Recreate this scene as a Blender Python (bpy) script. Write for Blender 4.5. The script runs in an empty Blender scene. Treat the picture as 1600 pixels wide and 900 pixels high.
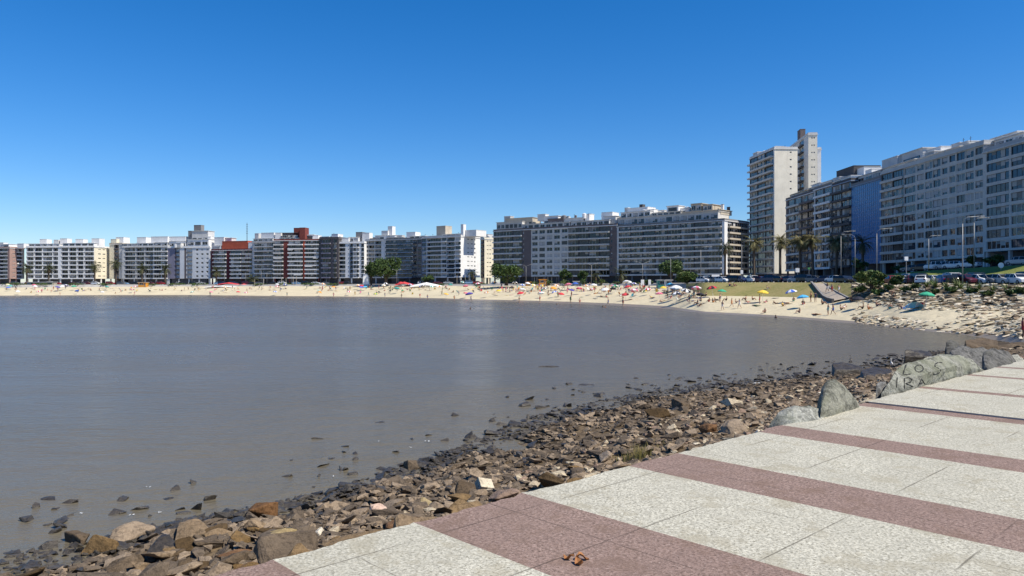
import bpy, bmesh, math, random
from mathutils import Vector, Matrix, noise
from mathutils.bvhtree import BVHTree
R = math.radians
F, CX, HY, CZ = 1180.0, 800.0, 444.0, 5.5          # focal length and horizon of the photograph, eye height above the water
scn = bpy.context.scene
COL = scn.collection
rnd = random.Random(7)

# ------------------------------------------------------------------ helpers
def wx(px, Y): return (px - CX) / F * Y
def wz(py, Y): return CZ - (py - HY) / F * Y
def W(px, Y): return Vector((wx(px, Y), Y))
def pxof(v): return CX + F * v.x / max(v.y, .1)
def pyof(v): return HY + F * (CZ - v.z) / max(v.y, .1)

THINGS = []
def tag(o, label=None, cat=None, group=None, kind=None):
    if label:
        o['label'] = label
        if cat: THINGS.append(o)
    if cat: o['category'] = cat
    if group: o['group'] = group
    if kind: o['kind'] = kind
    return o
def empty(name, loc=(0, 0, 0), rz=0, label=None, cat=None, group=None):
    o = bpy.data.objects.new(name, None); COL.objects.link(o)
    o.location = loc; o.rotation_euler = (0, 0, rz); o.empty_display_size = .3
    return tag(o, label, cat, group)
def link(name, mesh, parent=None, mtx=None, mats=None):
    o = bpy.data.objects.new(name, mesh); COL.objects.link(o)
    if parent: o.parent = parent
    if mtx is not None: o.matrix_basis = mtx
    if mats:
        for i, m in enumerate(mats):
            o.material_slots[i].link = 'OBJECT'; o.material_slots[i].material = m
    return o
def copy_tree(o, parent=None):
    c = o.copy(); COL.objects.link(c); c.parent = parent
    for ch in o.children: copy_tree(ch, c)
    return c

class MB:
    def __init__(s): s.v = []; s.f = []; s.m = []; s.mats = []
    def mi(s, mat):
        if mat not in s.mats: s.mats.append(mat)
        return s.mats.index(mat)
    def face(s, pts, mat):
        b = len(s.v); s.v += [tuple(p) for p in pts]; s.f.append(tuple(range(b, b + len(pts)))); s.m.append(s.mi(mat))
    def box(s, x0, x1, y0, y1, z0, z1, mat):
        b = len(s.v); k = s.mi(mat)
        s.v += [(x0, y0, z0), (x1, y0, z0), (x1, y1, z0), (x0, y1, z0), (x0, y0, z1), (x1, y0, z1), (x1, y1, z1), (x0, y1, z1)]
        for q in ((0, 3, 2, 1), (4, 5, 6, 7), (0, 1, 5, 4), (1, 2, 6, 5), (2, 3, 7, 6), (3, 0, 4, 7)):
            s.f.append(tuple(b + i for i in q)); s.m.append(k)
    def tube(s, pts, rad, n, mat, cap=True):
        pts = [Vector(p) for p in pts]; k = s.mi(mat)
        if not hasattr(rad, '__len__'): rad = [rad] * len(pts)
        rings = []
        for i, p in enumerate(pts):
            d = (pts[min(i + 1, len(pts) - 1)] - pts[max(i - 1, 0)]).normalized()
            a = Vector((1, 0, 0)) if abs(d.x) < .8 else Vector((0, 1, 0))
            u = d.cross(a).normalized(); w = d.cross(u)
            b = len(s.v)
            for j in range(n):
                t = 2 * math.pi * j / n
                s.v.append(tuple(p + (u * math.cos(t) + w * math.sin(t)) * rad[i]))
            rings.append(b)
        for a, b in zip(rings, rings[1:]):
            for j in range(n):
                s.f.append((a + j, a + (j + 1) % n, b + (j + 1) % n, b + j)); s.m.append(k)
        if cap:
            s.f.append(tuple(rings[0] + j for j in reversed(range(n)))); s.m.append(k)
            s.f.append(tuple(rings[-1] + j for j in range(n))); s.m.append(k)
    def mesh(s, name, smooth=False):
        me = bpy.data.meshes.new(name); me.from_pydata(s.v, [], s.f)
        for m in s.mats: me.materials.append(m)
        me.polygons.foreach_set('material_index', s.m)
        if smooth: me.polygons.foreach_set('use_smooth', [True] * len(s.f))
        me.update(); return me
    def build(s, name, parent=None, mtx=None, smooth=False): return link(name, s.mesh(name, smooth), parent, mtx)

# ------------------------------------------------------------------ materials
class NT:
    def __init__(s, name):
        m = bpy.data.materials.new(name); m.use_nodes = True
        s.m = m; s.n = m.node_tree.nodes; s.l = m.node_tree.links
        s.b = s.n['Principled BSDF']
        s.tc = s.n.new('ShaderNodeTexCoord')
    def node(s, t, **kw):
        n = s.n.new(t)
        for k, v in kw.items(): setattr(n, k, v)
        return n
    def out(s, a, b): s.l.new(a, b)
    def noise(s, scale, detail=6, rough=.6, coord=None, st=None):
        n = s.n.new('ShaderNodeTexNoise'); n.inputs['Scale'].default_value = scale
        n.inputs['Detail'].default_value = detail; n.inputs['Roughness'].default_value = rough
        c = coord or s.tc.outputs['Object']
        if st:
            mp = s.n.new('ShaderNodeMapping'); mp.inputs['Scale'].default_value = st; s.l.new(c, mp.inputs['Vector']); c = mp.outputs[0]
        s.l.new(c, n.inputs['Vector']); return n.outputs['Fac']
    def voro(s, scale, feature='F1', out='Distance', coord=None):
        n = s.n.new('ShaderNodeTexVoronoi'); n.feature = feature; n.inputs['Scale'].default_value = scale
        s.l.new(coord or s.tc.outputs['Object'], n.inputs['Vector']); return n.outputs[out]
    def ramp(s, fac, stops, interp='LINEAR'):
        n = s.n.new('ShaderNodeValToRGB'); e = n.color_ramp.elements; n.color_ramp.interpolation = interp
        while len(e) < len(stops): e.new(.5)
        for el, (p, c) in zip(e, stops):
            el.position = p; el.color = (c[0], c[1], c[2], 1) if hasattr(c, '__len__') else (c, c, c, 1)
        s.l.new(fac, n.inputs[0]); return n.outputs[0]
    def mix(s, fac, a, b, mode='MIX'):
        n = s.n.new('ShaderNodeMix'); n.data_type = 'RGBA'; n.blend_type = mode
        for sock, v in ((n.inputs[0], fac), (n.inputs[6], a), (n.inputs[7], b)):
            if hasattr(v, 'links'): s.l.new(v, sock)
            else: sock.default_value = v if not hasattr(v, '__len__') else ((v[0], v[1], v[2], 1))
        return n.outputs[2]
    def math(s, op, a, b=0.0):
        n = s.n.new('ShaderNodeMath'); n.operation = op
        for i, v in enumerate((a, b)):
            if hasattr(v, 'links'): s.l.new(v, n.inputs[i])
            else: n.inputs[i].default_value = v
        return n.outputs[0]
    def bump(s, h, strength=.5, dist=.05, prev=None):
        n = s.n.new('ShaderNodeBump'); n.inputs['Strength'].default_value = strength; n.inputs['Distance'].default_value = dist
        s.l.new(h, n.inputs['Height'])
        if prev: s.l.new(prev, n.inputs['Normal'])
        return n.outputs[0]
    def done(s, col=None, rough=.8, normal=None, spec=.3):
        if col is not None:
            if hasattr(col, 'links'): s.l.new(col, s.b.inputs['Base Color'])
            else: s.b.inputs['Base Color'].default_value = (col[0], col[1], col[2], 1)
        if hasattr(rough, 'links'): s.l.new(rough, s.b.inputs['Roughness'])
        else: s.b.inputs['Roughness'].default_value = rough
        if normal: s.l.new(normal, s.b.inputs['Normal'])
        s.b.inputs['Specular IOR Level'].default_value = spec
        return s.m
def sc(c, k): return tuple(x * k for x in c)

def plaster(name, c, dirt=.22, rough=.85):
    t = NT(name)
    n1 = t.noise(.35, 5, .65); n2 = t.noise(1.0, 4, .6, st=(1.6, 1.6, .12))
    a = t.mix(t.ramp(n1, [(.35, 0), (.7, 1)]), c, sc(c, 1 - dirt))
    a = t.mix(t.math('MULTIPLY', t.ramp(n2, [(.5, 0), (.75, 1)]), .5), a, sc(c, 1 - dirt * 1.6))
    return t.done(a, rough, t.bump(t.noise(6, 4), .15, .02))
def plain(name, c, rough=.5, spec=.4, metallic=0, var=.0):
    t = NT(name)
    n = t.noise(3, 4)
    a = t.mix(t.ramp(n, [(.3, 0), (.7, 1)]), sc(c, 1.06), sc(c, .88))
    t.b.inputs['Metallic'].default_value = metallic
    return t.done(a, rough, None, spec)
def glass(name, c, c2, rough=.06):
    t = NT(name)
    oi = t.node('ShaderNodeObjectInfo')
    a = t.mix(t.ramp(oi.outputs['Random'], [(.0, 0), (1, 1)]), c, c2)
    n = t.noise(.8, 3)
    a = t.mix(t.ramp(n, [(.35, 0), (.65, 1)]), a, sc(c, .5))
    t.b.inputs['IOR'].default_value = 1.5
    return t.done(a, rough, t.bump(t.noise(.25, 2), .25, .3), .5)

M = {}
for k, c, d in [('white', (.78, .77, .75), .14), ('offwhite', (.66, .65, .63), .2), ('cream', (.78, .71, .54), .15), ('warmwhite', (.80, .735, .60), .15), ('lightgrey', (.60, .595, .58), .2),
                ('grey', (.47, .465, .46), .2), ('greige', (.60, .575, .53), .22), ('darkgrey', (.23, .225, .225), .25), ('charcoal', (.095, .09, .092), .2),
                ('brownpink', (.36, .235, .20), .2), ('redbrick', (.21, .055, .045), .25), ('darkred', (.13, .03, .035), .25), ('orangered', (.46, .10, .055), .2),
                ('brown', (.17, .14, .135), .25), ('band', (.62, .595, .545), .2), ('mauve', (.27, .25, .31), .2), ('bluegrey', (.27, .33, .42), .2), ('tan', (.50, .44, .35), .2), ('concrete', (.42, .40, .37), .3)]:
    M[k] = plaster(k + '_plaster', c, d)
M['blind'] = plain('roller_blind', (.42, .41, .38), .8); M['curtain'] = plain('curtain_cloth', (.22, .215, .20), .9)
M['glass0'] = glass('dark_window_glass', (.010, .013, .017), (.03, .034, .04))
M['glass1'] = glass('blue_window_glass', (.02, .045, .075), (.05, .085, .12))
M['glass2'] = glass('curtained_window_glass', (.12, .12, .12), (.26, .25, .235), .15)
M['glass3'] = glass('shuttered_window_glass', (.05, .052, .056), (.09, .09, .09), .2)
def bluewall():
    t = NT('blue_curtain_wall_glass'); n = t.noise(.25, 3)
    return t.done(t.mix(t.ramp(n, [(.35, 0), (.65, 1)]), (.03, .14, .34), (.042, .17, .39)), .25, None, .4)
M['blueglass'] = bluewall()
M['metal'] = plain('galvanised_metal', (.30, .30, .295), .5, .4, .2)
M['darkmetal'] = plain('dark_metal', (.05, .05, .055), .5)
M['whitepaint'] = plain('white_paint', (.8, .8, .79), .5)
M['asphalt'] = plaster('asphalt', (.07, .07, .072), .25, .9)
M['rubber'] = plain('rubber', (.02, .02, .02), .8)
M['carglass'] = plain('car_glass', (.015, .018, .022), .05, .6)
M['lampglass'] = plain('lamp_glass', (.7, .7, .68), .2)
M['redlens'] = plain('red_lens', (.4, .02, .02), .25)
M['bark'] = plaster('bark', (.13, .10, .075), .4, .95)

def foliage(name, c1, c2):
    t = NT(name)
    oi = t.noise(.7, 3); n2 = t.noise(4, 2)
    a = t.mix(t.ramp(oi, [(.35, 0), (.65, 1)]), c1, c2)
    a = t.mix(t.ramp(n2, [(.3, 0), (.7, .6)]), a, sc(c1, .55))
    t.b.inputs['Subsurface Weight'].default_value = 0
    return t.done(a, .6, None, .25)
M['leaf_dark'] = foliage('dark_green_foliage', (.042, .075, .022), (.075, .12, .035))
M['leaf_mid'] = foliage('mid_green_foliage', (.07, .12, .03), (.10, .15, .04))
M['leaf_light'] = foliage('olive_green_foliage', (.13, .16, .05), (.17, .19, .065))
M['palm_leaf'] = foliage('palm_leaf', (.22, .20, .075), (.32, .27, .13))
M['palm_dark'] = foliage('dark_palm_leaf', (.05, .062, .026), (.08, .085, .035))
M['palm_dead'] = foliage('dead_palm_leaf', (.16, .11, .055), (.22, .16, .08))
M['agave'] = foliage('agave_leaf', (.14, .18, .06), (.22, .25, .09))
M['drygrass'] = foliage('dry_grass', (.38, .30, .12), (.26, .27, .08))

def sand(name, c, wet=False):
    t = NT(name)
    n1 = t.noise(.12, 5, .6); n2 = t.noise(1.6, 6, .7); n3 = t.noise(.5, 4, .6, st=(.25, 1.3, 1))
    a = t.mix(t.ramp(n1, [(.35, 0), (.7, 1)]), c, sc(c, .86))
    a = t.mix(t.ramp(n3, [(.5, 0), (.72, .5)]), a, sc(c, .7))
    a = t.mix(t.ramp(n2, [(.50, 0), (.66, .6)]), a, sc(c, .66))
    nb = t.bump(t.noise(2.2, 5, .65), .9, .12)
    return t.done(a, .35 if wet else .95, nb if not wet else t.bump(n2, .2, .05), .4 if wet else .1)
M['sand'] = sand('dry_sand', (.62, .54, .375))
M['wetsand'] = sand('wet_sand', (.25, .205, .15), True)
M['palesand'] = sand('pale_shell_rubble', (.50, .42, .33))

def grass_mat(name, c1, c2, c3):
    t = NT(name)
    n1 = t.noise(.18, 5, .6); n2 = t.noise(1.3, 5, .7); n3 = t.noise(12, 3, .7)
    a = t.mix(t.ramp(n1, [(.38, 0), (.62, 1)]), c1, c2)
    a = t.mix(t.ramp(n2, [(.45, 0), (.75, .8)]), a, c3)
    a = t.mix(t.ramp(n3, [(.3, .45), (.7, 0)]), a, sc(c1, .4))
    return t.done(a, .9, t.bump(n3, .8, .1), .1)
M['grass'] = grass_mat('mown_grass', (.20, .235, .06), (.27, .28, .085), (.15, .20, .045))
M['berm'] = grass_mat('dry_slope_grass', (.34, .285, .12), (.23, .225, .075), (.44, .36, .18))
M['soil'] = grass_mat('rocky_soil', (.14, .115, .075), (.20, .16, .10), (.09, .085, .045))

def rock(name, c, c2, wet=False, spec=None, scale=1.0, veins=None):
    t = NT(name)
    oi = t.node('ShaderNodeObjectInfo'); geo = t.node('ShaderNodeNewGeometry')
    co = geo.outputs['Position']
    n1 = t.noise(2.2 * scale, 8, .65, co); n2 = t.noise(9 * scale, 6, .7, co); n3 = t.noise(38 * scale, 4, .7, co)
    a = t.mix(t.ramp(n1, [(.32, 0), (.68, 1)]), c, c2)
    a = t.mix(t.ramp(n2, [(.36, .75), (.52, 0)]), a, sc(c, .45))
    a = t.mix(t.ramp(n3, [(.5, 0), (.72, .6)]), a, sc(c2, 1.5))
    if 'granite' in name:
        n5 = t.noise(3.2, 7, .72, co); a = t.mix(t.ramp(n5, [(.50, 0), (.58, .7)]), a, sc(c, .42)); n6 = t.noise(1.1, 4, .6, co); a = t.mix(t.ramp(n6, [(.52, 0), (.62, .55)]), a, (c[0] * .8, c[1] * .85, c[2] * .62))
    k = t.math('ADD', t.math('MULTIPLY', oi.outputs['Random'], .55), .72)
    h = t.node('ShaderNodeHueSaturation'); t.out(a, h.inputs['Color']); t.out(k, h.inputs['Value'])
    sat = t.math('ADD', t.math('MULTIPLY', oi.outputs['Random'], -.5), 1.2); t.out(sat, h.inputs['Saturation'])
    nb = t.bump(n1, .5, .12); nb = t.bump(n2, .75, .05, nb); nb = t.bump(n3, .55, .015, nb)
    return t.done(h.outputs[0], .42 if wet else .9, nb, .35 if wet else .15)
M['rock_wet'] = rock('wet_black_rock', (.026, .021, .015), (.068, .054, .037), True)
M['rock_dark'] = rock('dark_brown_rock', (.075, .052, .03), (.14, .098, .058))
M['rock_brown'] = rock('brown_rock', (.165, .11, .058), (.275, .19, .105))
M['rock_tan'] = rock('tan_rock', (.31, .235, .13), (.47, .375, .22))
M['rock_pale'] = rock('pale_cream_rock', (.44, .37, .25), (.62, .54, .39))
M['rock_rust'] = rock('rusty_red_rock', (.15, .088, .05), (.25, .15, .09))
M['rock_grey'] = rock('grey_granite', (.17, .172, .14), (.42, .41, .345))
M['rock_dgrey'] = rock('dark_grey_granite', (.085, .083, .078), (.20, .195, .18))
M['rock_pink'] = rock('pink_rock', (.55, .36, .25), (.66, .48, .36))
M['rock_sandy'] = rock('sandy_ledge_rock', (.42, .33, .21), (.58, .48, .33))

def paving(name, base, dark, light, joint):
    t = NT(name)
    o = t.tc.outputs['Object']
    sep = t.node('ShaderNodeSeparateXYZ'); t.out(o, sep.inputs[0])
    v1 = t.voro(75, 'F1', 'Color'); n1 = t.noise(48, 4, .8); n2 = t.noise(.9, 5, .65); n3 = t.noise(5, 5, .7); n4 = t.noise(17, 3, .7)
    bw = t.node('ShaderNodeRGBToBW'); t.out(v1, bw.inputs[0])
    a = t.mix(t.ramp(bw.outputs[0], [(.2, 0), (.8, 1)]), sc(base, .72), sc(base, 1.2))
    a = t.mix(t.ramp(n1, [(.54, 0), (.59, .9)]), a, dark)
    a = t.mix(t.ramp(n1, [(.36, .8), (.42, 0)]), a, light)
    a = t.mix(t.ramp(n4, [(.58, 0), (.70, .5)]), a, dark)
    cx_ = t.math('FLOOR', t.math('DIVIDE', t.math('ADD', sep.outputs[0], -.42 + .32), .64)); cy_ = t.math('FLOOR', t.math('DIVIDE', t.math('ADD', sep.outputs[1], .26 + .41), .823))
    cb = t.node('ShaderNodeCombineXYZ'); t.out(cx_, cb.inputs[0]); t.out(cy_, cb.inputs[1]); wn_ = t.node('ShaderNodeTexWhiteNoise'); t.out(cb.outputs[0], wn_.inputs[0])
    a = t.mix(t.math('MULTIPLY', wn_.outputs[0], .22), a, sc(base, .55))
    n5 = t.noise(2.6, 6, .75)
    a = t.mix(t.ramp(n5, [(.52, 0), (.58, .4), (.68, .62)]), a, (base[0] * .62, base[1] * .58, base[2] * .5))
    a = t.mix(t.ramp(n2, [(.42, 0), (.72, .42)]), a, sc(base, .7))
    a = t.mix(t.ramp(n3, [(.55, 0), (.72, .35)]), a, sc(base, .62))
    def lines(coord, off, step, w):
        x = t.math('DIVIDE', t.math('ADD', coord, off), step)
        x = t.math('ABSOLUTE', t.math('SUBTRACT', t.math('FRACT', x), .5))
        return t.math('GREATER_THAN', x, .5 - w / step)
    wob = t.math('MULTIPLY', t.math('SUBTRACT', t.noise(9, 3), .5), .012)
    l1 = t.math('MULTIPLY', lines(t.math('ADD', sep.outputs[1], wob), .26, .823, .006), t.ramp(t.noise(.55, 2), [(.48, 0), (.56, .75)]))
    l2 = t.math('MULTIPLY', lines(t.math('ADD', sep.outputs[0], wob), -.42, .64, .005), t.ramp(t.noise(.8, 2), [(.54, 0), (.60, .65)]))
    vc = t.node('ShaderNodeVectorMath'); vc.operation = 'ADD'; t.out(o, vc.inputs[0]); nz = t.node('ShaderNodeTexNoise'); nz.inputs['Scale'].default_value = 5; t.out(o, nz.inputs['Vector'])
    vm_ = t.node('ShaderNodeVectorMath'); vm_.operation = 'SCALE'; vm_.inputs['Scale'].default_value = .25; t.out(nz.outputs['Color'], vm_.inputs[0]); t.out(vm_.outputs[0], vc.inputs[1])
    crk = t.math('MULTIPLY', t.math('LESS_THAN', t.voro(.55, 'DISTANCE_TO_EDGE', 'Distance', vc.outputs[0]), .004), t.ramp(t.noise(.45, 2), [(.70, 0), (.74, .6)]))
    ln = t.math('MAXIMUM', t.math('MAXIMUM', l1, l2), crk)
    a = t.mix(ln, a, joint)
    nb = t.bump(n1, .35, .012); nb = t.bump(ln, -.6, .015, nb)
    return t.done(a, .85, nb, .2)
M['pave_white'] = paving('pale_terrazzo_paving', (.515, .487, .39), (.15, .14, .10), (.78, .76, .66), (.12, .105, .08))
M['pave_pink'] = paving('pink_terrazzo_paving', (.285, .198, .162), (.09, .06, .045), (.52, .42, .36), (.07, .05, .04))

# ------------------------------------------------------------------ world, sun, camera
SUN_AZ = Vector((1.0, -0.5, 0)).normalized(); SUN_EL = R(52)
w = bpy.data.worlds.new("World"); scn.world = w; w.use_nodes = True
wn, wl = w.node_tree.nodes, w.node_tree.links
sky = wn.new('ShaderNodeTexSky'); sky.sky_type = 'NISHITA'; sky.sun_disc = False
sky.sun_elevation = SUN_EL; sky.sun_rotation = math.atan2(SUN_AZ.x, SUN_AZ.y)
sky.altitude = 0; sky.air_density = 1.0; sky.dust_density = .15; sky.ozone_density = 5.0
hs = wn.new('ShaderNodeHueSaturation'); hs.inputs['Saturation'].default_value = 1.27; hs.inputs['Value'].default_value = .9
tint = wn.new('ShaderNodeMix'); tint.data_type = 'RGBA'; tint.blend_type = 'MULTIPLY'; tint.inputs[0].default_value = 1; tint.inputs[7].default_value = (.90, .955, 1.1, 1)
wl.new(sky.outputs[0], tint.inputs[6]); wl.new(tint.outputs[2], hs.inputs['Color']); wl.new(hs.outputs[0], wn['Background'].inputs['Color'])
wn['Background'].inputs['Strength'].default_value = .1
sl = bpy.data.lights.new('sun', 'SUN'); sl.energy = 4.4; sl.angle = R(.5); sl.color = (1.0, .93, .80)
so = bpy.data.objects.new('sun', sl); COL.objects.link(so)
sd = Vector((SUN_AZ.x * math.cos(SUN_EL), SUN_AZ.y * math.cos(SUN_EL), math.sin(SUN_EL)))
so.rotation_euler = (-sd).to_track_quat('-Z', 'Y').to_euler(); so.location = (60, -10, 120)
cam = bpy.data.cameras.new('camera'); co_ = bpy.data.objects.new('camera', cam); COL.objects.link(co_)
cam.sensor_width = 36; cam.lens = 36 * F / 1600; cam.shift_y = -(450 - HY) / 1600
cam.clip_start = .1; cam.clip_end = 12000
co_.location = (0, 0, CZ); co_.rotation_euler = (R(90), 0, 0); scn.camera = co_
vs = scn.view_settings; vs.view_transform = 'Standard'; vs.look = 'None'; vs.exposure = .5; vs.gamma = 1; vs.use_curve_mapping = False

# ------------------------------------------------------------------ terrain round the bay
# each column: px, waterline (Y, z), beach top, slope top, road end, lawn end, building line
COLS = [
 (-1500, (300, 0), (345, 3.6), (346, 5.2), (375, 5.3), (380, 5.4), (400, 5.5)),
 (-200, (345, 0), (388, 3.6), (389, 5.2), (415, 5.3), (418, 5.4), (440, 5.5)),
 (0, (341, 0), (385, 3.7), (386, 5.2), (412, 5.3), (415, 5.4), (435, 5.5)),
 (200, (360, 0), (395, 4.2), (396, 5.2), (418, 5.3), (421, 5.4), (440, 5.5)),
 (300, (358, 0), (395, 4.4), (396, 5.2), (418, 5.3), (421, 5.4), (438, 5.5)),
 (450, (324, 0), (372, 4.5), (373, 5.3), (395, 5.4), (398, 5.5), (413, 5.6)),
 (560, (309, 0), (360, 4.6), (361, 5.3), (381, 5.4), (384, 5.5), (398, 5.6)),
 (650, (282, 0), (345, 4.7), (346, 5.4), (365, 5.5), (368, 5.5), (383, 5.6)),
 (740, (250, 0), (325, 4.8), (326, 5.4), (345, 5.5), (348, 5.6), (362, 5.7)),
 (850, (224, 0), (295, 4.9), (296, 5.4), (316, 5.5), (319, 5.6), (331, 5.7)),
 (950, (197, 0), (268, 5.05), (269, 5.5), (290, 5.6), (293, 5.7), (304, 5.8)),
 (1040, (170, 0), (232, 5.0), (233, 5.6), (262, 5.7), (266, 5.8), (284, 5.9)),
 (1075, (152, 0), (195, 4.3), (200, 5.7), (240, 5.8), (244, 5.9), (276, 6.0)),
 (1100, (143, 0), (170, 2.9), (184, 5.9), (215, 6.0), (219, 6.1), (271, 6.2)),
 (1200, (127, 0), (158, 2.9), (171, 5.9), (200, 6.0), (204, 6.1), (262, 6.4)),
 (1300, (110, 0), (140, 2.9), (152, 5.8), (180, 6.0), (186, 6.3), (226, 7.0)),
 (1340, (105, 0), (127, 2.9), (140, 5.6), (166, 5.8), (177, 6.8), (205, 7.4)),
 (1400, (95, 0), (110, 2.8), (122, 5.4), (144, 5.6), (158, 7.8), (184, 8.1)),
 (1450, (88, 0), (102, 2.7), (113, 5.4), (132, 5.6), (146, 8.1), (167, 8.5)),
 (1500, (83, 0), (97, 2.7), (108, 5.4), (124, 5.6), (139, 8.4), (156, 8.8)),
 (1560, (76, .2), (93, 2.7), (104, 5.4), (118, 5.6), (132, 8.6), (146, 9.0)),
 (1600, (66, .7), (88, 2.8), (100, 5.4), (113, 5.6), (126, 8.7), (139, 9.1)),
 (1750, (58, 1.6), (80, 3.0), (90, 5.4), (103, 5.6), (113, 8.8), (122, 9.2)),
 (2600, (48, 2.6), (60, 3.4), (68, 5.4), (78, 5.6), (84, 8.8), (90, 9.2)),
]
def column(px):
    px = max(COLS[0][0], min(COLS[-1][0], px))
    for a, b in zip(COLS, COLS[1:]):
        if a[0] <= px <= b[0]:
            t = (px - a[0]) / (b[0] - a[0])
            return [(p[0] + (q[0] - p[0]) * t, p[1] + (q[1] - p[1]) * t) for p, q in zip(a[1:], b[1:])]
def beach_st(st):                                    # wet strip, gentle face, dry sand
    (y0, z0), (y1, z1) = st[0], st[1]
    return [(y0 - 30, -2.2), (y0, z0), (y0 + (y1 - y0) * .10, z0 + (z1 - z0) * .075), (y0 + (y1 - y0) * .45, z0 + (z1 - z0) * .5), (y1, z1)] + st[2:] + [(3500, 14)]
def ground_z(px, Y):
    s = beach_st(column(px))
    for (a, za), (b, zb) in zip(s, s[1:]):
        if a <= Y <= b: return za + (zb - za) * (Y - a) / (b - a)
    return -2.2
def at(px, py):                                      # the ground point seen at a pixel of the far shore
    s = beach_st(column(px)); Y = s[1][0] - 6
    while Y < s[-2][0] + 40:
        z = max(ground_z(px, Y), 0)
        if HY + F * (CZ - z) / Y <= py: break
        Y += .25
    return Vector((wx(px, Y), Y, z))
STEPS = [3, 2, 8, 10, 5, 6, 4, 4, 10]
NAMES = ['seabed_shelf', 'wet_sand', 'beach', 'beach', None, 'road', 'lawn', 'ground', 'ground']
segs = {}
pxs = list(range(-1500, -200, 50)) + list(range(-200, 1650, 6)) + list(range(1650, 2601, 40))
def seg_name(i, px):
    if i == 4: return 'seawall' if px < 1072 else ('grass_slope' if px < 1330 else 'rock_slope')
    if i == 6: return 'pavement' if px < 1295 else 'lawn'
    if i == 7: return 'ground' if px < 1295 else 'upper_road'
    if i in (1, 2, 3) and px > 1610: return 'rock_slope'
    return NAMES[i]
def jit(x, y, z, i):
    k = {1: .03, 2: .16, 3: .2, 4: .1, 6: .06}.get(i, .0)
    return z + k * noise.noise(Vector((x * .23, y * .23, 3))) + k * .5 * noise.noise(Vector((x * .8, y * .8, 9)))
prev = None
for ci, px in enumerate(pxs):
    s = beach_st(column(px)); cur = []
    for i, ((a, za), (b, zb)) in enumerate(zip(s, s[1:])):
        n = STEPS[i]
        for k in range(n + (i == len(s) - 2)):
            t = k / n; Y = a + (b - a) * t; z = za + (zb - za) * t
            if 0 < k: z = jit(wx(px, Y), Y, z, i)
            if i == 3 and k == 0: z = jit(wx(px, Y), Y, z, 2)
            cur.append((Vector((wx(px, Y), Y, z)), i))
    if prev:
        for j in range(len(cur) - 1):
            nm = seg_name(cur[j][1], (px + pxs[ci - 1]) / 2)
            d = segs.setdefault(nm, ({}, [], []))
            q = []
            for key, p in (((ci - 1, j), prev[j][0]), ((ci, j), cur[j][0]), ((ci, j + 1), cur[j + 1][0]), ((ci - 1, j + 1), prev[j + 1][0])):
                if key not in d[0]: d[0][key] = len(d[1]); d[1].append(p)
                q.append(d[0][key])
            d[2].append(q)
    prev = cur
SEGMAT = {'seabed_shelf': 'wetsand', 'wet_sand': 'wetsand', 'beach': 'sand', 'seawall': 'concrete', 'grass_slope': 'berm', 'rock_slope': 'soil', 'road': 'asphalt',
          'lawn': 'grass', 'pavement': 'concrete', 'ground': 'concrete', 'upper_road': 'asphalt'}
for nm, (_, v, f) in segs.items():
    me = bpy.data.meshes.new(nm); me.from_pydata(v, [], f); me.materials.append(M[SEGMAT[nm]])
    me.polygons.foreach_set('use_smooth', [True] * len(f)); me.update()
    o = link(nm, me)
    if nm == 'seawall': tag(o, 'low concrete sea wall along the back of the beach', 'wall')
    else: tag(o, kind='structure')
mb = MB(); mb.face([(-4000, -1500, -2.6), (4000, -1500, -2.6), (4000, 4500, -2.6), (-4000, 4500, -2.6)], M['wetsand'])
tag(mb.build('seabed'), kind='structure')

# ------------------------------------------------------------------ promenade and its rocky bank
E0 = Vector((-1.39, 4.33)); ED = Vector((.728, .6855)).normalized(); EN = Vector((-ED.y, ED.x))
PZ = 3.9
def TD(t, d): return E0 + ED * t + EN * d
def td(x, y):
    r = Vector((x, y)) - E0; return r.dot(ED), r.dot(EN)
ROT = math.atan2(ED.y, ED.x)
stripes = [(-40, -9.3, 'p'), (-9.3, -7.6, 'w'), (-7.6, -6.6, 'p'), (-6.6, -4.9, 'w'), (-4.9, -3.9, 'p'), (-3.9, -2.3, 'w'), (-2.3, -1.25, 'p'), (-1.25, -1.2, 'p'), (-1.2, .04, 'p'), (.04, 1.04, 'w'), (1.04, 2.07, 'p'), (2.07, 3.35, 'w'), (3.35, 4.09, 'p'),
           (4.09, 5.6, 'w'), (5.6, 6.15, 'p'), (6.15, 8.18, 'w'), (8.18, 8.5, 'p')]
up = [(8.5, 10.42, 'w'), (10.42, 10.68, 'p'), (10.68, 12.75, 'w'), (12.75, 12.98, 'p'), (12.98, 14.55, 'w'), (14.55, 14.8, 'p')]
x = 14.8
while x < 66: up += [(x, x + 1.9, 'w'), (x + 1.9, x + 2.2, 'p')]; x += 2.2
mb = MB()
ds = [-40, -20, -10, -5, -2.73, -1.5, -.7, -.26, 0]
for lst, z in ((stripes, 0), (up, .02)):
    for a, b, k in lst:
        m = M['pave_white' if k == 'w' else 'pave_pink']
        for d0, d1 in zip(ds, ds[1:]): mb.face([(a, d0, z), (b, d0, z), (b, d1, z), (a, d1, z)], m)
        wv = .02 * math.sin(a * 3)
        nn = max(2, int((b - a) / .06)); er = lambda x_: .05 * noise.noise(Vector((x_ * 2.1, 2, 0))) + .035 * noise.noise(Vector((x_ * 9, 5, 0))) + .03
        for q in range(nn):
            x0, x1 = a + (b - a) * q / nn, a + (b - a) * (q + 1) / nn; e0, e1 = max(er(x0), .004), max(er(x1), .004)
            mb.face([(x0, 0, z), (x1, 0, z), (x1, e1, z), (x0, e0, z)], m); mb.face([(x0, e0, z), (x1, e1, z), (x1, e1 * .6, -.1), (x0, e0 * .6, -.1)], M['concrete']); mb.face([(x0, e0 * .6, -.1), (x1, e1 * .6, -.1), (x1, .03, -.6), (x0, .03, -.6)], M['concrete'])
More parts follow.
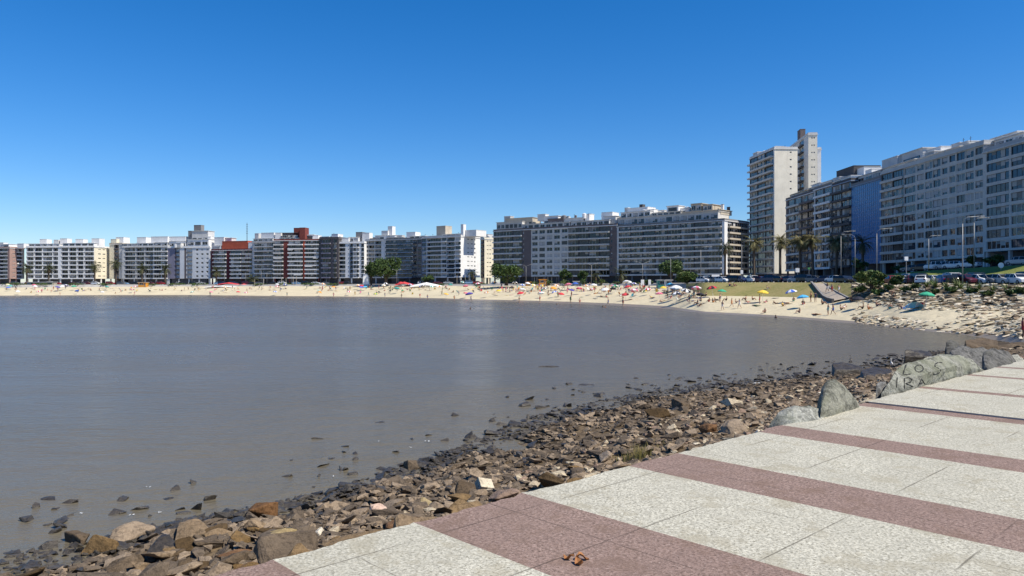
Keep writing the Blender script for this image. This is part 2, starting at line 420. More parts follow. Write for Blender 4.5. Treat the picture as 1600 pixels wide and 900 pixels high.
mb.face([(8.5, -40, 0), (8.5, -40, .02), (8.5, 0, .02), (8.5, 0, 0)], M['concrete'])
tag(mb.build('promenade', None, Matrix.Translation((E0.x, E0.y, PZ)) @ Matrix.Rotation(ROT, 4, 'Z')), kind='structure')

# water
def water_mat():
    t = NT('muddy_bay_water'); o = t.tc.outputs['Object']
    n1 = t.noise(.05, 4, .6); n2 = t.noise(.018, 3, .5)
    a = t.mix(t.ramp(n1, [(.35, 0), (.7, 1)]), (.112, .102, .08), (.132, .116, .088))
    a = t.mix(t.ramp(n2, [(.4, 0), (.65, .8)]), a, (.10, .095, .082))
    sp = t.node('ShaderNodeSeparateXYZ'); t.out(o, sp.inputs[0])
    dist = t.math('ADD', t.math('ADD', t.math('MULTIPLY', sp.outputs[0], EN.x), t.math('MULTIPLY', sp.outputs[1], EN.y)), -E0.dot(EN))
    silt = t.ramp(t.math('DIVIDE', t.math('ADD', dist, t.math('MULTIPLY', t.noise(.22, 4, .6), 14)), 60), [(.28, 1), (.7, 0)])
    a = t.mix(t.math('MULTIPLY', silt, .75), a, (.145, .122, .078))
    wind = t.ramp(t.noise(.035, 4, .6, st=(.5, 1.4, 1)), [(.35, .35), (.65, 1)])
    w1 = t.math('MULTIPLY', t.noise(1.1, 5, .62, st=(.5, 1.0, 1)), wind); w2 = t.noise(4.2, 4, .6, st=(.6, 1, 1)); w3 = t.noise(.16, 3, .55, st=(.5, 1.2, 1))
    nb = t.bump(w3, .6, .5); nb = t.bump(w1, 1.0, .34, nb); nb = t.bump(w2, .6, .05, nb)
    t.b.inputs['IOR'].default_value = 1.22
    return t.done(a, t.ramp(n1, [(.3, .18), (.7, .32)]), nb, .5)
M['water'] = water_mat()
mb = MB(); mb.face([(-4000, -1500, 0), (400, -1500, 0), (400, 420, 0), (-4000, 420, 0)], M['water'])
tag(mb.build('water'), kind='structure')

WL = [(-40, 13), (1, 13), (7.9, 12.8), (11, 13.6), (15, 14.8), (20, 16.8), (27, 17.8), (33.4, 17.6), (42, 16.2), (49.7, 15.3), (69.6, 16.4), (90, 17)]
def wl(t):
    for a, b in zip(WL, WL[1:]):
        if a[0] <= t <= b[0]: return a[1] + (b[1] - a[1]) * (t - a[0]) / (b[0] - a[0])
    return 15
def bank_z(t, d):
    k = d / wl(t)
    P = [(-.2, 3.55), (0, 3.55), (.12, 2.95), (.35, 1.75), (.7, .62), (1, 0), (1.35, -.55), (2, -2.4), (4, -4)]
    for a, b in zip(P, P[1:]):
        if a[0] <= k <= b[0]:
            z = a[1] + (b[1] - a[1]) * (k - a[0]) / (b[0] - a[0]); break
    else: z = -4
    p = Vector((t * .35, d * .35, 1)); q = Vector((t * 1.1, d * 1.1, 5))
    return z + (.22 * noise.noise(p) + .10 * noise.noise(q)) * min(1, max(d, 0) * .7)
v, f = [], []
ts = [-40 + i * .4 for i in range(325)]; dd = [-.4, 0] + [.35 * i for i in range(1, 78)]
for t in ts:
    for d in dd:
        p = TD(t, d); v.append((p.x, p.y, bank_z(t, d)))
n = len(dd)
for i in range(len(ts) - 1):
    for j in range(n - 1): f.append((i * n + j, (i + 1) * n + j, (i + 1) * n + j + 1, i * n + j + 1))
def bank_mat():
    t = NT('stony_bank_soil'); geo = t.node('ShaderNodeNewGeometry'); co = geo.outputs['Position']
    v1 = t.voro(9, 'F1', 'Color', co); vd = t.voro(9, 'F1', 'Distance', co); n1 = t.noise(.8, 5, .6, co)
    bw = t.node('ShaderNodeRGBToBW'); t.out(v1, bw.inputs[0])
    a = t.mix(bw.outputs[0], (.05, .035, .021), (.22, .16, .095))
    a = t.mix(t.ramp(n1, [(.4, 0), (.7, .7)]), a, (.07, .05, .03))
    sep = t.node('ShaderNodeSeparateXYZ'); t.out(co, sep.inputs[0])
    a = t.mix(t.ramp(sep.outputs[2], [(.0, 1), (.3, 0)]), a, (.03, .025, .018))
    nb = t.bump(vd, -.9, .12); nb = t.bump(t.noise(30, 4, .7, co), .5, .02, nb)
    return t.done(a, .85, nb, .2)
M['bank'] = bank_mat()
me = bpy.data.meshes.new('shore_bank'); me.from_pydata(v, [], f); me.materials.append(M['bank']); me.update()
tag(link('shore_bank', me), kind='structure')
mb = MB(); mb.face([(-40, -42, -1), (68, -42, -1), (68, -.35, -1), (-40, -.35, -1)], M['soil'])

# ------------------------------------------------------------------ rocks
def hull_mesh(pts, cuts=0, amp=.0, seed=0, bevel=0, fscale=1.5, smooth=False):
    bm = bmesh.new()
    for p in pts: bm.verts.new(p)
    r = bmesh.ops.convex_hull(bm, input=bm.verts[:])
    bmesh.ops.delete(bm, geom=[g for g in r['geom_interior'] if isinstance(g, bmesh.types.BMVert)], context='VERTS')
    bmesh.ops.dissolve_limit(bm, angle_limit=R(8), verts=bm.verts[:], edges=bm.edges[:])
    if bevel:
        bmesh.ops.bevel(bm, geom=bm.edges[:], offset=bevel, segments=2, profile=.6, affect='EDGES', clamp_overlap=True)
    bmesh.ops.triangulate(bm, faces=bm.faces[:])
    for _ in range(cuts): bmesh.ops.subdivide_edges(bm, edges=bm.edges[:], cuts=1, use_grid_fill=True)
    if amp:
        bm.normal_update(); sv = Vector((seed * 7.3, seed * 3.1, seed))
        for vt in bm.verts:
            q = vt.co * fscale + sv
            vt.co += vt.normal * amp * (noise.noise(q) + .5 * noise.noise(q * 2.3) + .3 * noise.noise(q * 5.1))
    bmesh.ops.recalc_face_normals(bm, faces=bm.faces[:])
    return bm
def to_mesh(bm, name, mat, smooth=True):
    me = bpy.data.meshes.new(name); bm.to_mesh(me); bm.free()
    if mat: me.materials.append(mat)
    me.polygons.foreach_set('use_smooth', [smooth] * len(me.polygons)); me.update(); return me
def rock_pts(r, n, flat=.6):
    P = []
    for _ in range(n):
        q = Vector((r.gauss(0, 1), r.gauss(0, 1), r.gauss(0, 1))).normalized()
        m = max(abs(q.x), abs(q.y), abs(q.z)); q = q / (m ** .55)
        P.append(Vector((q.x, q.y * r.uniform(.75, 1), q.z * flat)) * r.uniform(.8, 1) * .5)
    return P
rr = random.Random(3)
PROTO = []; LOW = []
for i in range(18):
    b = hull_mesh(rock_pts(rr, rr.choice([9, 11, 13, 16]), rr.uniform(.4, .75)), 2, .035, i, .035, 3.2)
    PROTO.append(to_mesh(b, 'rock', M['rock_brown'], False))
for i in range(24):
    b = hull_mesh(rock_pts(rr, rr.choice([9, 12, 14]), rr.uniform(.4, .75)))
    LOW.append(([v.co.copy() for v in b.verts], [[v.index for v in f.verts] for f in b.faces])); b.free()
MARKS = [(60, 'in the bottom left corner'), (250, 'below the lone black rock in the shallows'), (420, 'left of the pale paving corner'), (590, 'beside the pink stone sheet'),
         (757, 'beside the pale square block'), (880, 'between pale block and dry grass'), (1000, 'behind the dry grass tuft'), (1110, 'below the brown rock mound'),
         (1240, 'behind the low pale boulder'), (1310, 'behind the pointed boulder'), (1380, 'left of the inscribed boulder'), (1560, 'behind the inscribed boulder')]
def mark(px): return min(MARKS, key=lambda m: abs(m[0] - px))[1]
cand = []
def blocked(t, d, s):
    for (bt, bd, br) in ((12.2, .9, 1.5), (7.6, .9, .9), (5.9, .7, 1.0), (13.8, .9, 1.3), (9.6, .5, .5), (5.1, .8, 1.1)):
        if (t - bt) ** 2 + (d - bd) ** 2 < (br + s * .3) ** 2: return True
    return False
for i in range(22000):
    t = rr.uniform(-14, 66) if i % 2 else rr.uniform(-9, 34)
    if i > 14000: t = rr.uniform(4, 40)
    if rr.random() < .3: t = rr.uniform(-8, 12)
    k = rr.random() ** .85 * 1.08; d = k * wl(t)
    s = min(.95, max(.12, rr.lognormvariate(-1.38, .42)))
    if k > .75: s = min(s, .55)
    if d < 1.2: s = min(s, .2 + .25 * d + rr.random() * .2)
    if t < 5 and 2.5 < d < 11: s *= 1.4
    if i > 7500: s = min(s, rr.uniform(.12, .32))
    if d - s * .45 < .06 or blocked(t, d, s): continue
    cand.append((t, d, s))
for i in range(480):                                   # rocks standing in the shallows
    t = rr.uniform(-10, 60); cl = noise.noise(Vector((t * .5, 3, 3)))
    d = wl(t) + abs(rr.gauss(0, 2.4)) + .2
    if cl < -.15 and d > wl(t) + 1.5: continue
    cand.append((t, d, rr.uniform(.14, .48) if t < 20 else rr.uniform(.2, .6)))
for i in range(1500):                                   # small pale stones by the paving
    t = rr.uniform(-8, 40); cand.append((t, .10 + abs(rr.gauss(0, 1.1)), rr.uniform(.07, .2)))
rocks = []
for t, d, s in cand:
    p = TD(t, d); k = d / wl(t); q = rr.random()
    if k > .97: c = 'wet'
    elif k > .72: c = 'dark' if q < .62 else ('wet' if q < .7 else 'brown')
    elif k > .5: c = 'brown' if q < .45 else ('dark' if q < .88 else ('tan' if q < .96 else 'rust'))
    elif k > .3: c = 'brown' if q < .62 else ('dark' if q < .84 else ('tan' if q < .94 else ('rust' if q < .985 else 'pale')))
    elif k > .12: c = 'brown' if q < .36 else ('tan' if q < .76 else ('rust' if q < .86 else ('pale' if q < .95 else 'dark')))
    else: c = 'pale' if q < .34 else ('tan' if q < .72 else 'brown')
    if s < .2 and k < .12: c = 'pale' if q < .6 else 'tan'
    z = bank_z(t, d)
    if k > 1: z = max(z, -.14 * s)
    loc = Vector((p.x, p.y, z + s * rr.uniform(.04, .16)))
    rot = (rr.gauss(0, .28), rr.gauss(0, .28), rr.uniform(0, 6.28))
    scl = Vector((s * rr.uniform(.95, 1.5), s * rr.uniform(.8, 1.15), s * rr.uniform(.5, .9)))
    rocks.append((loc, rot, scl, c, k, s))
# ledges of the sandy point and boulders of the far slope: countless, small
for i in range(2000):
    px = rr.uniform(1335, 1640)
    st = beach_st(column(px))
    if rr.random() < .5:
        Y = rr.uniform(st[4][0] - 3, st[5][0] + .5); c = rr.choice(['dark', 'brown', 'brown', 'tan', 'rock_grey', 'tan', 'pale']); s = rr.uniform(.3, 1.0)
    else:
        lo = .02 if px > 1400 else .0
        Y = st[1][0] + (st[4][0] - st[1][0]) * rr.uniform(lo, 1) * (1 if px > 1430 else .42) ** 1; c = rr.choice(['sandy', 'sandy', 'tan', 'pale', 'tan', 'brown', 'sandy', 'dark']); s = rr.uniform(.2, .85)
        fr_ = (Y - st[1][0]) / (st[4][0] - st[1][0])
        if px < 1500 and rr.random() < (.45 if fr_ < .35 else .93): continue
        if px < 1430 and fr_ > .4: continue
    z = ground_z(px, Y)
    flat = .38 if c == 'sandy' else .7
    rocks.append((Vector((wx(px, Y), Y, z + s * .03)), (rr.gauss(0, .15), rr.gauss(0, .15), rr.uniform(-.5, .5)), Vector((s * rr.uniform(1.2, 2.2), s, s * flat)), c, .5, s * .5))
def score(r):
    p = r[0]
    if p.y < 3: return 0
    px, py = pxof(p), pyof(p)
    if not (-10 < px < 1610 and py < 905): return 0
    return r[2].x / p.y * (.35 if r[4] == .5 else 1)
rocks.sort(key=score, reverse=True)
KEY = {'wet': 'rock_wet', 'dark': 'rock_dark', 'brown': 'rock_brown', 'tan': 'rock_tan', 'pale': 'rock_pale', 'rust': 'rock_rust', 'sandy': 'rock_sandy', 'rock_grey': 'rock_grey'}
WORD = {'wet': 'wet black', 'dark': 'dark brown', 'brown': 'brown', 'tan': 'tan', 'pale': 'pale cream', 'rust': 'rusty red-brown', 'sandy': 'sandy', 'rock_grey': 'grey'}
for r in rocks[:262]:
    loc, rot, scl, c, k, s = r
    o = link('rock', rr.choice(PROTO), None, None, [M[KEY[c]]])
    o.location = loc; o.rotation_euler = rot; o.scale = scl
    sz = 'small' if s < .35 else ('large' if s > .75 else 'medium')
    wh = 'standing in shallow water' if k > 1.02 else ('at the waterline' if k > .9 else ('close to the pavement edge' if k < .2 else ('halfway down the bank' if k < .55 else 'low on the bank')))
    tag(o, f'{sz} {WORD[c]} rock {wh} {mark(pxof(loc))}', 'rock', 'loose rocks of the shore bank')
mb = MB()
for loc, rot, scl, c, k, s in rocks[262:]:
    vs_, fs_ = rr.choice(LOW)
    m = Matrix.Translation(loc) @ Matrix.Rotation(rot[2], 4, 'Z') @ Matrix.Rotation(rot[0], 4, 'X') @ Matrix.Rotation(rot[1], 4, 'Y') @ Matrix.Diagonal((*scl, 1))
    b = len(mb.v); mb.v += [tuple(m @ q) for q in vs_]; kk = mb.mi(M[KEY[c]])
    for q in fs_: mb.f.append(tuple(b + i for i in q)); mb.m.append(kk)
o = mb.build('rock_rubble'); tag(o, kind='stuff')

# named boulders beside the paving (points traced with their own distance, then given real bulk)
def boulder(name, label, pts, mat, back, cuts=3, amp=.05, seed=1, bevel=.04, cat='boulder', fscale=1.6):
    P = []
    for px, py, Y in pts:
        q = Vector((wx(px, Y), Y, wz(py, Y))); P.append(q)
    P += [Vector((wx(px, Y), Y, z)) for px, Y, z in back]
    c = sum(P, Vector()) / len(P)
    b = hull_mesh([q - c for q in P], cuts, amp, seed, bevel, fscale)
    o = link(name, to_mesh(b, name, M[mat], False)); o.location = c
    return tag(o, label, cat)
los = boulder('boulder', 'long grey granite boulder with black hand-painted letters beside the paving',
    [(1377, 616, 10.95), (1389, 598, 11.15), (1402, 574, 11.6), (1432, 564, 12.3), (1468, 555, 13.1), (1500, 556, 13.8), (1522, 564, 14.1), (1540, 578, 14.4), (1440, 585, 11.7), (1490, 572, 12.9)],
    'rock_grey', [(1374, 10.7, 3.3), (1400, 11.0, 3.4), (1460, 12.3, 3.4), (1530, 14.0, 3.4), (1400, 13, 3.2), (1440, 14.3, 3.4), (1510, 15.6, 3.6), (1470, 14.6, 4.15)], 3, .045, 4, .05)
boulder('boulder', 'pointed pale grey boulder standing on end beside the paving',
    [(1277, 628, 9.5), (1283, 606, 9.6), (1296, 591, 9.7), (1306, 590, 9.75), (1322, 603, 9.75), (1345, 630, 9.8), (1281, 640, 8.95)], 'rock_grey',
    [(1274, 9.3, 3.4), (1282, 8.95, 3.6), (1345, 9.9, 3.5), (1290, 10.3, 3.5), (1330, 10.5, 3.6), (1305, 10.2, 4.2)], 3, .04, 7, .035)
boulder('boulder', 'low rounded pale boulder half sunk beside the pink stripe',
    [(1196, 664, 8.75), (1215, 643, 8.9), (1240, 629, 9.0), (1265, 628, 9.1), (1292, 641, 9.1), (1240, 655, 8.7), (1285, 655, 8.9)], 'rock_grey',
    [(1195, 8.7, 3.5), (1240, 8.6, 3.5), (1290, 9.0, 3.5), (1230, 9.8, 3.3), (1280, 9.9, 3.4)], 3, .05, 12, .07)
boulder('boulder', 'small dark upright rock wedged left of the inscribed boulder',
    [(1369, 597, 11.1), (1384, 596, 11.3), (1388, 612, 11.2), (1368, 616, 11.0)], 'rock_dgrey', [(1366, 11, 3.4), (1390, 11.1, 3.4), (1372, 11.6, 3.4), (1390, 11.7, 3.5), (1380, 11.7, 3.95)], 3, .03, 15, .03)
for i, (lb, pts, mt, bk) in enumerate([
    ('broad dark boulder with sunlit top behind the inscribed boulder', [(1484, 548, 24), (1505, 541, 24.5), (1535, 541, 25), (1560, 556, 25), (1545, 578, 23.4), (1500, 565, 23.2)], 'rock_dgrey', [(1480, 23.4, 2.5), (1550, 23.4, 2.4), (1490, 26.5, 2.6), (1560, 27, 2.6)]),
    ('big grey fissured boulder at right behind the paving', [(1536, 552, 21.5), (1552, 544, 22), (1575, 549, 22.3), (1592, 570, 22), (1585, 585, 20.6), (1555, 590, 20.2), (1538, 570, 20.6)], 'rock_dgrey', [(1535, 20.4, 2.6), (1590, 20.6, 2.6), (1540, 23.6, 2.6), (1590, 24, 2.8)]),
    ('small upright dark rock on the shore behind the dark boulders', [(1478, 534, 33), (1488, 530, 33.3), (1500, 537, 33.4), (1499, 550, 32.6), (1479, 551, 32.6)], 'rock_dgrey', [(1476, 32.5, 2), (1503, 32.7, 2), (1480, 34.2, 2.1), (1500, 34.4, 2.1)]),
    ('narrow slanting grey rock at the right frame edge', [(1580, 556, 24), (1590, 553, 24.3), (1603, 580, 24), (1590, 586, 23)], 'rock_grey', [(1578, 23, 2.8), (1606, 23.4, 2.8), (1585, 25.4, 2.8), (1606, 25.6, 2.8)]),
    ('flat dark slab rock lying at the shore behind boulders', [(1508, 531, 39), (1530, 528, 40), (1558, 530, 40), (1560, 540, 38.6), (1510, 541, 38.4)], 'rock_dark', [(1505, 38, 1.4), (1562, 38.4, 1.4), (1510, 42, 1.4), (1560, 42, 1.5)]),
    ('long flat black rock ledge reaching into the water', [(1300, 570, 43.5), (1312, 566, 44), (1340, 570, 44), (1350, 578, 43), (1305, 577, 42.6)], 'rock_wet', [(1298, 42.4, -.3), (1352, 42.8, -.3), (1302, 45.6, -.3), (1352, 46, -.3)]),
    ('second flat black rock ledge nearer the inscribed boulder', [(1345, 577, 40), (1365, 573, 41), (1392, 577, 41), (1396, 590, 39), (1350, 588, 39)], 'rock_wet', [(1340, 38.6, -.3), (1400, 39, -.3), (1345, 42.5, -.3), (1396, 43, -.3)]),
    ('dark jagged rock in the water left of the dark boulders', [(1413, 549, 49), (1416, 546, 49.2), (1430, 551, 49.5), (1454, 549, 50), (1456, 558, 48.6), (1414, 556, 48.6)], 'rock_wet', [(1410, 48.5, -.3), (1460, 48.8, -.3), (1414, 51.5, -.3), (1456, 52, -.3)]),
    ('long low black rock awash out in the bay', [(838, 574, 50), (848, 571, 50.2), (870, 572, 50.3), (890, 575, 50)], 'rock_wet', [(832, 49.6, -.3), (893, 49.7, -.3), (840, 51, -.3), (886, 51, -.3)]),
    ('thin black rock awash right of the long low one', [(975, 585, 46.3), (1000, 584, 46.5), (1027, 586, 46.3)], 'rock_wet', [(970, 45.9, -.25), (1030, 46, -.25), (975, 47.3, -.25), (1025, 47.3, -.25)]),
    ('black lumpy rock awash before the thin black rock', [(898, 603, 41), (910, 599, 41.3), (928, 600, 41.3), (931, 607, 40.4)], 'rock_wet', [(893, 40, -.3), (934, 40.2, -.3), (897, 42.5, -.3), (930, 42.5, -.3)]),
    ('small black rock alone in the middle water', [(694, 608, 39.6), (700, 606, 39.8), (707, 608, 39.7)], 'rock_wet', [(692, 39.3, -.2), (708, 39.3, -.2), (695, 40.2, -.2), (706, 40.2, -.2)]),
    ('small flat black rock alone nearer the shore', [(586, 660, 30), (594, 658.5, 30.2), (605, 660, 30.1)], 'rock_wet', [(584, 29.6, -.2), (607, 29.6, -.2), (586, 30.8, -.2), (604, 30.8, -.2)]),
    ('lone flat black rock in the water at far left', [(63, 779, 19.3), (75, 775, 19.5), (87, 774, 19.5), (88, 779, 19.2)], 'rock_wet', [(60, 19, -.2), (90, 19, -.2), (66, 19.9, -.2), (86, 19.9, -.2)]),
    ]):
    boulder('boulder', lb, pts, mt, bk, 3, .07 * min(1, pts[0][2] / 30 + .3), 20 + i, .05, 'boulder', 1.4)
def bank_at(px, py):
    Y = 3.5
    while Y < 70:
        x_ = wx(px, Y); t, d = td(x_, Y); z = wz(py, Y)
        if d > 0 and z <= bank_z(t, d): return Vector((x_, Y, bank_z(t, d)))
        Y += .03
def placed(name, label, px, py, size, mat, rot, seed, cat, flat=.6, n=14, bevel=.03):
    p = bank_at(px, py); r = random.Random(seed); k = p.y / F
    b = hull_mesh([Vector((q.x * size[0], q.y * size[1], q.z * size[2])) * k for q in rock_pts(r, n, 1)], 3, .02, seed, bevel, 3)
    o = link(name, to_mesh(b, name, M[mat], False)); o.location = p + Vector((0, 0, size[2] * k * .25)); o.rotation_euler = rot
    return tag(o, label, cat)
placed('boulder', 'rusty orange-brown rock of the bank at lower left', 411, 812, (52, 44, 42), 'rock_rust', (.1, .1, .3), 5, 'boulder')
placed('stone_slab', 'pinkish layered stone sheet lying at the pavement edge', 596, 800, (50, 44, 18), 'rock_pink', (.35, -.1, .2), 6, 'stone', bevel=.015)
p = bank_at(757, 769); k = p.y / F
b = hull_mesh([Vector((x * 24 * k, y * 20 * k, z * 14 * k)) * .5 for x in (-1, 1) for y in (-1, 1) for z in (-1, 1)], 3, .008, 3, .015, 3)
o = link('stone_block', to_mesh(b, 'stone_block', M['rock_pale'], False)); o.location = p + Vector((0, 0, 10 * k)); o.rotation_euler = (.6, .25, .5); tag(o, 'pale square cut block lying tilted on the bank', 'block')
for i, (px, py, w_, h_, m, lb) in enumerate(((150, 868, 74, 40, 'rock_brown', 'large flat brown slab rock at the lower left'), (205, 845, 80, 36, 'rock_brown', 'large brown wedge rock right of the flat slab at lower left'), (300, 845, 90, 34, 'rock_brown', 'long tilted brown slab in the lower left bank'),
      (120, 855, 60, 34, 'rock_dark', 'dark brown angular rock near the lower left corner'), (265, 795, 40, 26, 'rock_wet', 'black wet rock pair at the waterline, lower left'), (345, 782, 46, 26, 'rock_wet', 'hollowed black wet rock standing at the waterline'), (447, 752, 26, 18, 'rock_wet', 'rounded black rock standing in the shallows'),
      (505, 768, 34, 22, 'rock_wet', 'angular black rock in the shallows left of the pink sheet'), (590, 752, 38, 22, 'rock_wet', 'dark block rock at the waterline above the pink sheet'), (640, 735, 44, 22, 'rock_dark', 'clustered dark rock at the waterline above the pale block'), (440, 840, 60, 22, 'rock_tan', 'pale tan flat rock beside the pavement corner'), (498, 838, 34, 20, 'rock_pale', 'small cream rock beside the pavement corner'),
      (1105, 678, 40, 24, 'rock_rust', 'rusty brown rock with shaded hollow near the pavement edge'), (1025, 652, 60, 20, 'rock_dark', 'broad dark brown rock on the bank crest'), (1065, 640, 56, 18, 'rock_dark', 'second broad dark brown rock on the bank crest'))):
    placed('boulder', lb, px, py, (w_, w_ * .75, h_), m, (.15, -.1, i), 60 + i, 'boulder')

# hand-painted letters following the boulder's face
bpy.context.view_layer.update()
dg = bpy.context.evaluated_depsgraph_get()
bv = BVHTree.FromPolygons([los.matrix_world @ v.co for v in los.data.vertices], [tuple(p.vertices) for p in los.data.polygons])
def ell(cx, cy, rx, ry, a0=0, a1=360, n=14): return [(cx + rx * math.cos(R(a0 + (a1 - a0) * i / n)), cy + ry * math.sin(R(a0 + (a1 - a0) * i / n))) for i in range(n + 1)]
STROKES = [[(1416, 570), (1413, 578), (1411, 585), (1417, 585.5), (1424, 584)], ell(1436, 576, 6.5, 5.5),
           [(1472, 567), (1466, 566), (1461, 569), (1461, 573), (1466, 575.5), (1470, 578), (1468, 582), (1462, 585), (1457, 584)],
           [(1402, 590), (1401, 599), (1400, 607)], [(1413, 607), (1413, 598), (1413, 591), (1420, 590), (1425, 593), (1423, 597), (1415, 599), (1422, 602), (1428, 605)],
           [(1434, 604), (1437, 598), (1440, 592), (1443, 597), (1446, 601)], [(1436, 599), (1444, 598)]]
mb = MB(); M['blackpaint'] = plaster('black_paint', (.05, .05, .045), .5)
for st in STROKES:
    pts = []
    for (a, b) in zip(st, st[1:]):
        for k in range(4):
            px, py = a[0] + (b[0] - a[0]) * k / 4, a[1] + (b[1] - a[1]) * k / 4
            d = Vector(((px - CX) / F, 1, -(py - HY) / F)).normalized()
            h = bv.ray_cast(Vector((0, 0, CZ)), d)
            if h[0]: pts.append(h[0] - d * .004)
    if len(pts) > 2: mb.tube([p - los.location for p in pts], [.0085 + .003 * math.sin(i * 1.3) for i in range(len(pts))], 6, M['blackpaint'])
lt = mb.build('lettering', los); lt.matrix_basis = Matrix.Identity(4)

# ------------------------------------------------------------------ buildings
WIN = {}; br = random.Random(11)
def window_mesh(w_, h_, n, g):
    bl = br.choice([0, 0, 1, 2, 3, 4]) if h_ > .9 else 0
    key = (round(w_, 1), round(h_, 1), n, g, bl)
    if key not in WIN:
        w_, h_ = key[0], key[1]; mb = MB(); fr = M['whitepaint'] if g in (0, 2) else M['darkmetal']
        mb.box(-w_ / 2, w_ / 2, 0, .05, 0, h_, M['glass%d' % g])
        t = .06
        for x in [-w_ / 2 + t / 2 + (w_ - t) * i / n for i in range(n + 1)]: mb.box(x - t / 2, x + t / 2, -.05, -.002, 0, h_, fr)
        mb.box(-w_ / 2, w_ / 2, -.045, -.003, h_ - t, h_ - .002, fr); mb.box(-w_ / 2, w_ / 2, -.045, -.003, .002, t, fr)
        if bl:
            q = random.Random(bl * 7 + n)
            for i in range(n):
                if q.random() < .6:
                    a, b_ = -w_ / 2 + t + (w_ - t) * i / n, -w_ / 2 + (w_ - t) * (i + 1) / n; hb = h_ * q.choice([.25, .4, .6, .9])
                    mb.box(a, b_, -.035, -.004, h_ - hb, h_ - t - .001, M[q.choice(['blind', 'blind', 'grey', 'curtain'])])
        WIN[key] = mb.mesh('window')
    return WIN[key], key[0], key[1]
BAL = {}
def balcony_mesh(w_, proj, mat, rail, inset=1.2):
    key = (round(w_, 1), proj, mat, rail)
    if key not in BAL:
        w_ = key[0]; mb = MB(); m = M[mat]
        if proj:
            mb.box(-w_ / 2, w_ / 2, -proj, -.004, -.12, .14, m)
        h = .48 if rail == 'solid' else .9
        if rail == 'solid':
            mb.box(-w_ / 2, w_ / 2, -proj - .1, -proj + .02, -.16, h, m)
            if proj:
                mb.box(-w_ / 2 + .002, -w_ / 2 + .1, -proj + .021, -.005, .141, h - .01, m); mb.box(w_ / 2 - .1, w_ / 2 - .002, -proj + .021, -.005, .141, h - .01, m)
        else:
            mb.box(-w_ / 2, w_ / 2, -proj - .1, -proj + .02, -.22, .16, m)
            g = M['glass1'] if rail == 'glass' else M['darkmetal']
            mb.box(-w_ / 2 + .03, w_ / 2 - .03, -proj - .04, -proj - .02, .17, h - .05, g)
            mb.box(-w_ / 2, w_ / 2, -proj - .06, -proj, h - .049, h, M['metal'])
        BAL[key] = mb.mesh('balcony')
    return BAL[key]
